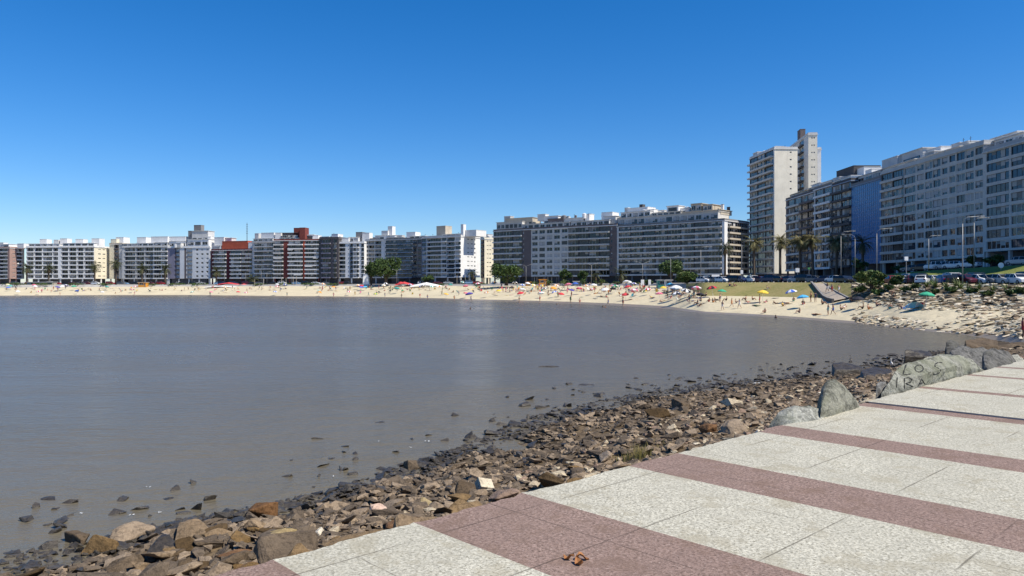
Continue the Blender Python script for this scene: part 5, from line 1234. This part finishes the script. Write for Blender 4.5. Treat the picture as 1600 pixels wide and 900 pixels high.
for p, kd, c in front:
    Y = column(p)[2][0] + 4.5 + cr_.uniform(-.4, .4)
    car(kd, c, (wx(p, Y), Y, ground_z(p, Y) + .01), R(-84 + cr_.uniform(-10, 10)) if p > 1500 else R(70 + cr_.uniform(-20, 20)), 'in the front row above the agaves')
for p, kd, c in ((1418, 'van', 'silver'), (1457, 'sedan', 'white'), (1484, 'van', 'white'), (1500, 'hatchback', 'red'), (1520, 'van', 'black'), (1552, 'sedan', 'dark blue'), (1572, 'hatchback', 'dark blue'), (1600, 'van', 'black')):
    Y = column(p)[2][0] + 10; car(kd, c, (wx(p, Y), Y, ground_z(p, Y) + .01), R(95 + cr_.uniform(-12, 12)), 'in the second row below the lawn')
for p, kd, c in ((1440, 'hatchback', 'black'), (1463, 'van', 'white'), (1478, 'sedan', 'silver'), (1490, 'hatchback', 'white'), (1513, 'sedan', 'white'), (1591, 'hatchback', 'silver'), (1425, 'sedan', 'grey')):
    Y = column(p)[4][0] + 5; car(kd, c, (wx(p, Y), Y, ground_z(p, Y) + .01), R(120 + cr_.uniform(-8, 8)), 'on the upper road under the grey blocks')
for i in range(48):
    p = 30 + i * 15.2 + cr_.uniform(-8, 8)
    if 560 < p < 640: continue
    Y = column(p)[2][0] + 6 + cr_.uniform(0, 3); car(cr_.choice(['hatchback', 'sedan', 'van']), cr_.choice(cols), (wx(p, Y), Y, ground_z(p, Y) + .01), R(cr_.uniform(-12, 12)), 'on the far waterfront road ' + ('at left' if p < 300 else ('near the red blocks' if p < 530 else 'near the white tent')), False)

# ------------------------------------------------------------------ people
POSES = {
 'standing': dict(pel=(0, 0, .95), ch=(0, .02, 1.32), nk=(0, .02, 1.5), hd=(0, 0, 1.66), sh=.18, el=((-.25, .04, 1.12), (.25, .04, 1.12)), wr=((-.25, -.06, .86), (.25, -.06, .86)), kn=((-.1, -.03, .5), (.1, -.03, .5)), an=((-.11, .03, .07), (.11, .03, .07)), toe=((-.13, -.14, .03), (.13, -.14, .03))),
 'walking': dict(pel=(0, 0, .93), ch=(0, -.03, 1.3), nk=(0, -.04, 1.48), hd=(0, -.07, 1.64), sh=.18, el=((-.24, .16, 1.12), (.24, -.12, 1.12)), wr=((-.24, .12, .88), (.24, -.3, .98)), kn=((-.1, -.2, .52), (.1, .02, .48)), an=((-.1, -.3, .09), (.1, .34, .14)), toe=((-.1, -.46, .04), (.1, .25, .04))),
 'sitting': dict(pel=(0, 0, .12), ch=(0, .1, .5), nk=(0, .1, .68), hd=(0, .05, .84), sh=.18, el=((-.27, .0, .36), (.27, .0, .36)), wr=((-.2, -.28, .42), (.2, -.28, .42)), kn=((-.13, -.42, .46), (.13, -.42, .46)), an=((-.12, -.66, .07), (.12, -.66, .07)), toe=((-.12, -.82, .04), (.12, -.82, .04))),
 'reclining': dict(pel=(0, 0, .12), ch=(0, .34, .3), nk=(0, .5, .42), hd=(0, .58, .56), sh=.18, el=((-.26, .5, .06), (.26, .5, .06)), wr=((-.24, .28, .05), (.24, .28, .05)), kn=((-.11, -.42, .26), (.11, -.44, .14)), an=((-.11, -.8, .07), (.11, -.86, .07)), toe=((-.13, -.9, .18), (.13, -.96, .18))),
 'lying': dict(pel=(0, 0, .12), ch=(0, .38, .13), nk=(0, .56, .13), hd=(0, .72, .14), sh=.18, el=((-.3, .25, .08), (.3, .25, .08)), wr=((-.28, 0, .06), (.28, 0, .06)), kn=((-.1, -.44, .11), (.1, -.44, .11)), an=((-.12, -.86, .08), (.12, -.86, .08)), toe=((-.14, -.9, .2), (.14, -.9, .2))),
 'bending': dict(pel=(0, .1, .9), ch=(0, -.25, 1.1), nk=(0, -.42, 1.12), hd=(0, -.55, 1.1), sh=.18, el=((-.22, -.34, .82), (.22, -.34, .82)), wr=((-.18, -.4, .55), (.18, -.4, .55)), kn=((-.1, 0, .5), (.1, 0, .5)), an=((-.11, .05, .07), (.11, .05, .07)), toe=((-.13, -.12, .03), (.13, -.12, .03))),
}
def person_mesh(p):
    V, E, Rd = [], [], []
    def add(c, r, par=None):
        V.append(Vector(c)); Rd.append(r)
        if par is not None: E.append((par, len(V) - 1))
        return len(V) - 1
    pel = add(p['pel'], .135); pc, cc = Vector(p['pel']), Vector(p['ch'])
    wa = add(pc.lerp(cc, .5), .12, pel); ch = add(p['ch'], .14, wa); nk = add(p['nk'], .055, ch); hd0 = add(Vector(p['nk']).lerp(Vector(p['hd']), .45), .075, nk); hd = add(p['hd'], .105, hd0)
    up_ = (Vector(p['hd']) - Vector(p['nk'])).normalized(); top = add(Vector(p['hd']) + up_ * .08, .07, hd)
    info = {}
    for s in (0, 1):
        sg = -1 if s == 0 else 1
        sh = add(Vector(p['ch']).lerp(Vector(p['nk']), .5) + Vector((sg * p['sh'], 0, 0)), .062, ch)
        e = add(p['el'][s], .042, sh); w_ = add(p['wr'][s], .03, e); dirh = (V[w_] - V[e]).normalized(); add(V[w_] + dirh * .09, .035, w_); add(V[w_] + dirh * .16, .02, len(V) - 1)
        hp = add(pc + Vector((sg * .095, 0, -.04 if p['pel'][2] > .5 else 0)), .095, pel)
        kn = Vector(p['kn'][s]); mid = add(V[hp].lerp(kn, .5), .082, hp); k_ = add(kn, .057, mid); a = Vector(p['an'][s]); cf = add(kn.lerp(a, .35), .055, k_); an = add(a, .037, cf); add(p['toe'][s], .032, an)
    me = bpy.data.meshes.new('person'); me.from_pydata(V, E, [])
    bm = bmesh.new(); bm.from_mesh(me); ly = bm.verts.layers.skin.verify()
    for v_, r in zip(bm.verts, Rd): v_[ly].radius = (r, r)
    bm.verts.ensure_lookup_table(); bm.verts[0][ly].use_root = True
    bm.to_mesh(me); bm.free()
    o = bpy.data.objects.new('tmp', me); COL.objects.link(o)
    o.modifiers.new('s', 'SKIN'); m = o.modifiers.new('d', 'SUBSURF'); m.levels = 1; m.render_levels = 1
    dg = bpy.context.evaluated_depsgraph_get(); dg.update()
    out = bpy.data.meshes.new_from_object(o.evaluated_get(dg))
    bpy.data.objects.remove(o)
    out.name = 'person'
    out.materials.clear()
    for mm in ('skin0', 'cl0', 'cl0', 'hair0'): out.materials.append(M[mm])
    hdp = Vector(p['hd']); nkp = Vector(p['nk']); up_ = (hdp - nkp).normalized(); back = Vector((0, 1, 0)) if abs(up_.z) > .4 else Vector((0, 0, -1))
    legs = [(pc, Vector(k)) for k in p['kn']]
    for f_ in out.polygons:
        c = f_.center; k = 0; r = c - hdp
        if r.length < .2 and (r.dot(up_) > .045 or r.dot(back) > .035): k = 3
        elif (c - pc).length < .2: k = 1
        else:
            for a, b_ in legs:
                t = (c - a).dot(b_ - a) / (b_ - a).length_squared
                if 0 < t < .55 and (c - (a + (b_ - a) * t)).length < .16: k = 1
            t = (c - pc).dot(nkp - pc) / (nkp - pc).length_squared
            if k == 0 and .5 < t < .8 and (c - (pc + (nkp - pc) * t)).length < .22: k = 2
            if k == 0 and .2 <= t <= .5 and (c - (pc + (nkp - pc) * t)).length < .2: k = 2
        f_.material_index = k; f_.use_smooth = True
    return out
SK = [('skin%d' % i, c) for i, c in enumerate(((.42, .25, .17), (.30, .16, .10), (.18, .09, .055), (.5, .32, .23)))]
HR = [('hair0', (.02, .014, .01)), ('hair1', (.07, .04, .02)), ('hair2', (.25, .17, .07))]
CL = {'black': (.015, .015, .018), 'red': (.45, .03, .04), 'blue': (.03, .09, .35), 'white': (.75, .75, .74), 'green': (.04, .2, .08), 'pink': (.6, .15, .25), 'yellow': (.65, .45, .06), 'navy': (.015, .025, .08), 'turquoise': (.05, .38, .4), 'orange': (.6, .2, .03)}
for k_, c in SK + HR: M[k_] = plain(k_.rstrip('0123') + '_tone_' + 'abcd'[int(k_[-1])], c, .6)
M['cl0'] = plain('cloth', (.1, .1, .1), .8)
CLM = {k_: plain(k_ + '_cloth', c, .8) for k_, c in CL.items()}
PM = {k_: person_mesh(v_) for k_, v_ in POSES.items()}
ANCH = [(15, 'before the brown-pink end wall'), (95, 'before the long white block'), (165, 'before the cream end wall'), (225, 'before the light grey block'), (295, 'before the mauve block'), (360, 'before the dark red block'),
        (411, 'before the grey banded block'), (463, 'before the red brick tower'), (514, 'before the dark block'), (549, 'before the bright white block'), (600, 'below the big dark tree'), (655, 'below the white tent'),
        (700, 'before the white balconied block'), (738, 'below the small palm'), (790, 'below the dense dark tree'), (848, 'below the orange cabin'), (905, 'below the glassy cabin'), (960, 'before the centre seam'),
        (1004, 'below the white boards'), (1040, 'below the teal kiosk'), (1073, 'below the olive bushy tree'), (1130, 'below the grass slope, left part'), (1200, 'below the grass slope, middle'), (1260, 'left of the beach ramp'), (1305, 'at the foot of the ramp'), (1365, 'below the large shrub'), (1440, 'below the agaves'), (1560, 'near the right rocks')]
def anchor(px): return min(ANCH, key=lambda a: abs(a[0] - px))[1]
pr = random.Random(21)
def person(pose, px, py, colour=None, top=None, sk=None, rz=None, p=None, label=None, s=None):
    p = p or at(px, py); c = colour or pr.choice(list(CL)); full = top if top is not None else pr.random() < .35
    o = link('person', PM[pose], None, None, None)
    skm = M[sk or pr.choice(['skin0', 'skin0', 'skin1', 'skin1', 'skin2', 'skin3'])]
    bare = skm if not full else CLM[c]
    for i, m in enumerate((skm, CLM[c], bare, M[pr.choice(['hair0', 'hair0', 'hair1', 'hair2'])])):
        o.material_slots[i].link = 'OBJECT'; o.material_slots[i].material = m
    o.location = (p.x, p.y, p.z - .02); o.rotation_euler = (0, 0, pr.uniform(0, 6.28) if rz is None else rz); sc_ = s or pr.uniform(1.0, 1.14); o.scale = (sc_,) * 3
    what = ('one-piece ' if False else '') + c + (' clothes' if full else ' swim shorts')
    st = beach_st(column(pxof(p))); wh = 'at the water edge' if p.y < st[2][0] else 'on the sand'
    if p.z > 5: wh = 'on grass' if pxof(p) > 1095 else 'at the back of the beach'
    tag(o, label or f'{pose} person in {what} {wh} {anchor(pxof(p))}', 'person', 'people on the beach')
    return o
for q in ((555, 461.5), (577, 463), (603, 464.5), (627, 466), (658, 466), (668, 467.5), (708, 470.5), (737, 472), (812, 473), (908, 478), (952, 477), (975, 478), (1129, 485), (1155, 482), (330, 462), (212, 461), (450, 463), (520, 464), (95, 461.5), (1145, 480), (845, 471), (890, 473)):
    person(pr.choice(['standing', 'walking', 'walking']), q[0] + pr.uniform(-2, 2), q[1])
for pose, px, py, c in (('sitting', 1195, 489, 'black'), ('sitting', 1249, 489, 'navy'), ('standing', 1294, 492, 'turquoise'), ('walking', 1302, 492, 'blue'), ('sitting', 1095, 471, 'black'), ('sitting', 1108, 472, 'red'), ('sitting', 1114, 473, 'orange'), ('standing', 1125, 472, 'navy'), ('sitting', 1135, 470, 'black'),
        ('sitting', 1165, 469, 'black'), ('standing', 1187, 475, 'red'), ('reclining', 1196, 473, 'pink'), ('sitting', 1223, 479, 'yellow'), ('sitting', 1240, 471, 'green'), ('standing', 1267, 472, 'black'), ('standing', 1274, 472, 'navy'), ('sitting', 1285, 476, 'black'), ('walking', 1293, 457, 'white'), ('standing', 1300, 458, 'red'), ('walking', 1311, 459, 'white'),
        ('sitting', 1330, 472, 'black'), ('sitting', 1348, 483, 'black'), ('sitting', 1357, 484, 'orange'), ('sitting', 1370, 479, 'navy'), ('sitting', 1391, 483, 'turquoise'), ('bending', 1398, 468, 'black'), ('reclining', 1410, 483, 'blue'), ('sitting', 1140, 447, 'blue'), ('sitting', 1147, 447.5, 'pink'), ('sitting', 1199, 452, 'white'), ('reclining', 1440, 477, 'red'), ('sitting', 1314, 485, 'black'), ('reclining', 1319, 481, 'white'), ('lying', 1230, 474, 'black'), ('lying', 1180, 478, 'green'), ('lying', 1275, 492, 'red'), ('reclining', 1212, 475, 'black'), ('sitting', 1150, 474, 'navy'), ('reclining', 1168, 473, 'red'), ('sitting', 1176, 469, 'black'), ('sitting', 1255, 476, 'red'), ('reclining', 1120, 470, 'black'), ('sitting', 1103, 463, 'black')):
    person(pose, px, py, c)
for i in range(224):
    q = pr.random()
    px = pr.uniform(5, 560) if q < .34 else (pr.uniform(560, 800) if q < .52 else pr.uniform(790, 1095))
    st = beach_st(column(px)); fr = pr.triangular(.18, .97, .6); Y = st[1][0] + (st[4][0] - st[1][0]) * fr
    p = Vector((wx(px, Y), Y, ground_z(px, Y)))
    person(pr.choices(['sitting', 'standing', 'walking', 'reclining', 'lying', 'bending'], [5, 2.6, 1.4, 2, 1.6, .6])[0], px, 0, p=p)
for px, py in ((735, 483), (870, 476), (893, 480), (942, 480), (946, 480.5), (1212, 497)):
    Y = CZ * F / (py - HY); person('standing', px, py, 'black', False, 'skin2', p=Vector((wx(px, Y), Y, -1.38)), label='bather in the bay with only the head above water ' + anchor(px).replace('before', 'off').replace('below', 'off'))
person('standing', 1599, 520, 'red', True, 'skin2', rz=1.2, p=Vector((wx(1598.5, 66), 66, ground_z(1598.5, 66) + .15)), label='person in red top standing at the right frame edge', s=1.05)

# ------------------------------------------------------------------ parasols, towels, chairs
def canopy_mesh(mA, mB, n=10, r=1.05, h=.42):
    mb = MB()
    for i in range(n):
        a0, a1 = 2 * math.pi * i / n, 2 * math.pi * (i + 1) / n; m = mA if i % 2 else mB
        P = lambda a, k, z: (math.cos(a) * r * k, math.sin(a) * r * k, z)
        mb.face([P(a0, .5, h * .68), P(a1, .5, h * .68), (0, 0, h)], m); mb.face([P(a0, 1, 0), P(a1, 1, 0), P(a1, .5, h * .68), P(a0, .5, h * .68)], m)
        mb.face([P(a0, 1.005, -.16), P(a1, 1.005, -.16), P(a1, 1, 0), P(a0, 1, 0)], m)
    return mb.mesh('canopy')
UM = {}
UC = {'red': (.6, .05, .06), 'pink': (.75, .2, .3), 'white': (.78, .78, .78), 'yellow': (.8, .55, .06), 'blue': (.05, .14, .55), 'purple blue': (.08, .06, .34), 'light blue': (.08, .42, .72), 'green': (.04, .36, .2), 'teal': (.06, .36, .32), 'black': (.02, .02, .03), 'cream': (.7, .6, .38), 'orange': (.8, .33, .05)}
UCM = {k_: plain(k_.replace(' ', '_') + '_parasol_cloth', c, .8) for k_, c in UC.items()}
pole_ = MB(); pole_.tube([(0, 0, -1.9), (0, 0, .4)], .025, 6, M['whitepaint']); POLE = pole_.mesh('pole')
def parasol(px, py, c1, c2=None, s=1.0, tilt=None, foot=None):
    key = (c1, c2 or c1)
    if key not in UM: UM[key] = canopy_mesh(UCM[c1], UCM[c2 or c1])
    p = at(px, py + 10 * (1 if px < 1000 else 1.25))
    tx, ty = tilt or (pr.gauss(0, .14), pr.gauss(0, .14))
    root = empty('beach_umbrella', (p.x, p.y, p.z), 0, f'{c1}' + (f' and {c2}' if c2 else '') + f' beach umbrella on the sand {anchor(px)}', 'beach umbrella', 'beach umbrellas')
    m = Matrix.Translation((0, 0, 1.72 * s)) @ Matrix.Rotation(tx, 4, 'X') @ Matrix.Rotation(ty, 4, 'Y') @ Matrix.Diagonal((s * .92, s * .92, s * .95, 1))
    link('canopy', UM[key], root, m); link('pole', POLE, root, m)
for a in ((728, 456, 'pink', 'red'), (733, 461, 'purple blue', None, 1.35), (697, 457, 'orange', 'yellow'), (779, 452, 'yellow'), (816, 452, 'white', None, 1.2), (813, 458, 'red', None, 1.2), (846, 456, 'white'), (866, 455, 'white', 'blue'), (877, 458, 'red'), (905, 450, 'pink', 'red', 1.1), (925, 451, 'white', 'red'), (945, 453, 'white', None, 1.2),
          (977, 460, 'red'), (990, 458, 'white', 'pink', 1.4), (1012, 449, 'white', 'red'), (1055, 446, 'cream'), (1056, 455, 'white', None, 1.6), (1072, 456, 'white', 'black', 1.2), (1057, 462, 'black', 'white', 1.3), (1112, 452, 'black', 'red', 1.2), (1095, 461, 'black'), (1192, 460, 'yellow', None, 1.15), (1236, 460, 'blue', 'white', 1.15), (1254, 468, 'light blue', None, 1.05),
          (1448, 468, 'green', None, 1.0), (1341, 470, 'black', None, .9), (620, 449, 'teal', None, 1.3), (587, 456, 'yellow', 'green'), (372, 452, 'red'), (384, 453, 'red', 'white'), (330, 452, 'pink'), (300, 452, 'green', 'white'), (206, 448, 'red', 'white'), (160, 452, 'white'), (120, 450, 'blue'), (60, 451, 'white', 'red'), (28, 451, 'white'), (545, 452, 'white', 'red'),
          (500, 453, 'orange'), (430, 452, 'white', 'blue'), (760, 455, 'white', 'orange'), (850, 449, 'black', 'white'), (893, 452, 'purple blue'), (958, 450, 'black'), (1030, 457, 'pink'), (1128, 455, 'green')): parasol(*a)
tw = MB(); tw.box(-.5, .5, -.9, .9, 0, .03, M['cl0']); TWL = tw.mesh('towel')
def towel(px, py, c, extra=''):
    p = at(px, py); o = link('towel', TWL, None, None, [CLM[c]]); o.location = (p.x, p.y, p.z + .04); o.rotation_euler = (0, 0, pr.uniform(0, 3)); tag(o, f'{c} beach towel spread on the sand {anchor(px)}', 'towel', 'towels on the sand')
for px, py, c in ((1183, 478, 'green'), (1213, 466, 'navy'), (1230, 475, 'black'), (1276, 491, 'orange'), (1166, 474, 'white'), (1310, 476, 'white'), (1100, 474, 'navy'), (1040, 470, 'yellow'), (1020, 466, 'blue'), (985, 468, 'red'), (930, 466, 'white'), (870, 464, 'turquoise'), (800, 461, 'pink'), (700, 462, 'white')): towel(px, py, c)
ch = MB()
for sx in (-.27, .27):
    ch.tube([(sx, -.35, 0), (sx, .3, .32), (sx, .62, .85)], .018, 5, M['metal']); ch.tube([(sx, .35, 0), (sx, -.3, .3)], .018, 5, M['metal'])
for (a, b_) in (((-.3, .25), (.3, .3)), ((.3, .3), (.6, .84))): ch.face([(-.26, a[0], a[1]), (.26, a[0], a[1]), (.26, b_[0], b_[1]), (-.26, b_[0], b_[1])], M['cl0'])
CHM = ch.mesh('beach_chair')
def rand_sand(lo=.2, hi=.98, px=None):
    px = px if px is not None else (pr.uniform(5, 560) if pr.random() < .3 else pr.uniform(560, 1095))
    st = beach_st(column(px)); Y = st[1][0] + (st[4][0] - st[1][0]) * pr.triangular(lo, hi, .65); return Vector((wx(px, Y), Y, ground_z(px, Y)))
for i in range(150):
    p = rand_sand(); c = pr.choice(list(CLM)); o = link('beach_chair', CHM, None, None, [M['metal'], CLM[c]]); o.location = p; o.rotation_euler = (0, 0, pr.uniform(0, 6.28)); o.scale = (1.15,) * 3
    tag(o, f'{c} folding beach chair on the sand {anchor(pxof(p))}', 'beach chair', 'folding beach chairs')
for i in range(60):
    p = rand_sand(); c = pr.choice(list(CLM)); o = link('towel', TWL, None, None, [CLM[c]]); o.location = p + Vector((0, 0, .03)); o.rotation_euler = (0, 0, pr.uniform(0, 3)); tag(o, f'{c} beach towel spread on the sand {anchor(pxof(p))}', 'towel', 'towels on the sand')
for i in range(58):
    c = pr.choice(list(UC)); p = rand_sand(.35, .98); parasol(pxof(p), pyof(p) - 10, c, pr.choice([None, 'white']) if c != 'white' else None, pr.uniform(.95, 1.25))
M['palecyan'] = plain('pale_cyan_cloth', (.35, .68, .74), .8)
# cyan sun shelter and its neighbours on the right
p = at(1429, 484); root = empty('sun_shelter', p, 0, 'pale blue dome sun shelter on the sand left of the green umbrella', 'tent'); mb = MB()
for i in range(10):
    for j in range(4):
        P = lambda i, j: (1.3 * math.cos(math.pi * i / 10), .2 + .9 * math.sin(R(22.5 * j)) - .45, 1.05 * math.sin(math.pi * i / 10) * math.cos(R(22.5 * j) * .9) + .02)
        mb.face([P(i, j), P(i + 1, j), P(i + 1, j + 1), P(i, j + 1)], M['palecyan'] if i % 3 else UCM['white'])
mb.build('shell', root)
mb = MB(); mb.box(-1.1, 1.1, -.3, .6, .01, .04, UCM['light blue']); mb.build('groundsheet', root)

# ------------------------------------------------------------------ bird, leaf, foam
def bird():
    V = [(0, 0, .42), (0, .16, .40), (0, .3, .36), (0, -.12, .48), (0, -.16, .62), (0, -.13, .74), (0, -.19, .80), (0, -.29, .78), (.04, .02, .3), (.04, .03, .0), (-.04, .02, .3), (-.04, .03, .0)]
    E = [(0, 1), (1, 2), (0, 3), (3, 4), (4, 5), (5, 6), (6, 7), (0, 8), (8, 9), (0, 10), (10, 11)]; Rd = [.1, .085, .02, .06, .025, .025, .035, .008, .02, .014, .02, .014]
    me = bpy.data.meshes.new('egret'); me.from_pydata(V, E, []); bm = bmesh.new(); bm.from_mesh(me); ly = bm.verts.layers.skin.verify()
    for v_, r in zip(bm.verts, Rd): v_[ly].radius = (r, r)
    bm.verts.ensure_lookup_table(); bm.verts[0][ly].use_root = True; bm.to_mesh(me); bm.free()
    o = bpy.data.objects.new('tmp', me); COL.objects.link(o); o.modifiers.new('s', 'SKIN'); o.modifiers.new('d', 'SUBSURF').levels = 1
    dg = bpy.context.evaluated_depsgraph_get(); dg.update(); out = bpy.data.meshes.new_from_object(o.evaluated_get(dg)); bpy.data.objects.remove(o)
    out.materials.clear(); out.materials.append(M['whitepaint']); out.materials.append(M['darkmetal'])
    for f_ in out.polygons: f_.material_index = 1 if (f_.center.z < .27 or f_.center.y < -.24) else 0; f_.use_smooth = True
    b_ = link('egret', out); b_.location = (wx(1393, 41.2), 41.2, wz(576, 41.2)); b_.rotation_euler = (0, 0, -.7); b_.scale = (.7,) * 3; tag(b_, 'white wading bird standing on the dark ledge beside the inscribed boulder', 'bird')
bird()
def leaf(label, px, py, s, seed):
    r = random.Random(seed); Y = (CZ - PZ) * F / (py - HY); mb = MB(); m = M['leafdry']
    for k in range(3):
        a = k * 2.2 + r.random(); d = Vector((math.cos(a), math.sin(a), 0)); n = Vector((-d.y, d.x, 0)); o = Vector((r.uniform(-.02, .02), r.uniform(-.02, .02), 0))
        for i in range(4):
            w0, w1 = math.sin(math.pi * i / 4) * .35, math.sin(math.pi * (i + 1) / 4) * .35; z0, z1 = .008 + .02 * math.sin(i * 1.3 + k), .008 + .02 * math.sin((i + 1) * 1.3 + k)
            p0, p1 = o + d * s * (i / 4), o + d * s * ((i + 1) / 4)
            for sg in (-1, 1): mb.face([p0 + Vector((0, 0, z0)), p1 + Vector((0, 0, z1)), p1 + n * sg * s * w1 + Vector((0, 0, z1 + .015)), p0 + n * sg * s * w0 + Vector((0, 0, z0 + .015))], m)
    o = mb.build('dry_leaf'); o.location = (wx(px, Y), Y, PZ + .004); tag(o, label, 'leaf')
M['leafdry'] = plain('dry_leaf', (.32, .14, .05), .8)
leaf('curled orange-brown dry leaf on the pink stripe', 897, 877, .075, 1)
M['foam'] = plain('sea_foam', (.82, .82, .80), .9, .1)
fm = MB(); fr_ = random.Random(8)
def foam_strip(pts, w_, n, brk=.25):
    for (a, b_) in zip(pts, pts[1:]):
        for k in range(n):
            if fr_.random() < brk: continue
            t0 = (k + fr_.uniform(-.2, .2)) / n; t1 = t0 + fr_.uniform(.5, 1.3) / n; p, q = a.lerp(b_, t0), a.lerp(b_, t1); o = Vector((fr_.gauss(0, w_ * .4), fr_.gauss(0, w_ * .6), 0)); h = w_ * fr_.uniform(.3, 1)
            dn = Vector(((q - p).y, -(q - p).x, 0)).normalized() * h; mid = (p + q) / 2 + o; P = []
            for j in range(9):
                an = 2 * math.pi * j / 9; P.append(mid + (q - p) * .5 * math.cos(an) * fr_.uniform(.8, 1.1) + dn * math.sin(an) * fr_.uniform(.6, 1.1) + Vector((0, 0, .03)))
            fm.face(P, M['foam'])
def wp(px, py): Y = CZ * F / (py - HY); return Vector((wx(px, Y), Y, 0))
foam_strip([wp(-120, 463.5), wp(0, 463.2), wp(50, 462.8), wp(92, 462)], 1.6, 26, .1); foam_strip([wp(85, 464), wp(105, 463.6)], .6, 4, .2); foam_strip([wp(126, 463.8), wp(150, 463.5)], .5, 5, .2); foam_strip([wp(165, 463.6), wp(188, 463.2)], .5, 5, .2); foam_strip([wp(0, 461.8), wp(85, 460.9)], .8, 10, .4)
foam_strip([wp(1125, 605), wp(1170, 600), wp(1215, 596), wp(1240, 594)], .22, 16, .25); foam_strip([wp(1150, 601), wp(1190, 597)], .15, 12, .3)
for px, py in ((232, 762), (130, 803), (180, 800), (250, 802), (205, 806), (520, 745), (640, 700), (667, 690), (700, 712), (735, 476), (830, 470), (155, 480), (590, 690)):
    foam_strip([wp(px - 3, py), wp(px + 3, py)], .07 if py > 600 else .3, 3, .2)
o = fm.build('sea_foam'); tag(o, kind='stuff')

# ------------------------------------------------------------------ make every label single out one thing
NUM = ['', 'one', 'two', 'three', 'four', 'five', 'six', 'seven', 'eight', 'nine', 'ten', 'eleven', 'twelve', 'thirteen', 'fourteen', 'fifteen', 'sixteen', 'seventeen', 'eighteen', 'nineteen', 'twenty']
ORD = ['', 'leftmost', 'second from left', 'third from left', 'fourth from left', 'fifth from left', 'sixth from left', 'seventh from left', 'eighth from left', 'ninth from left', 'tenth from left', 'eleventh from left', 'twelfth from left']
bpy.context.view_layer.update()
by = {}
for o in THINGS: by.setdefault(o['label'], []).append(o)
for lb, os_ in by.items():
    if len(os_) == 1: continue
    os_.sort(key=lambda o: pxof(o.matrix_world.translation)); n = len(os_)
    for i, o in enumerate(os_):
        if n == 2: s = ('left' if i == 0 else 'right') + ' of two'
        elif i == n - 1: s = 'rightmost of ' + NUM[min(n, 20)]
        elif i + 1 < len(ORD): s = ORD[i + 1]
        else: s = ''
        if s and len((lb + ' ' + s).replace('-', ' ').split()) <= 16: o['label'] = lb + ', ' + s
print('THINGS', len(THINGS), 'objects', len(bpy.data.objects))
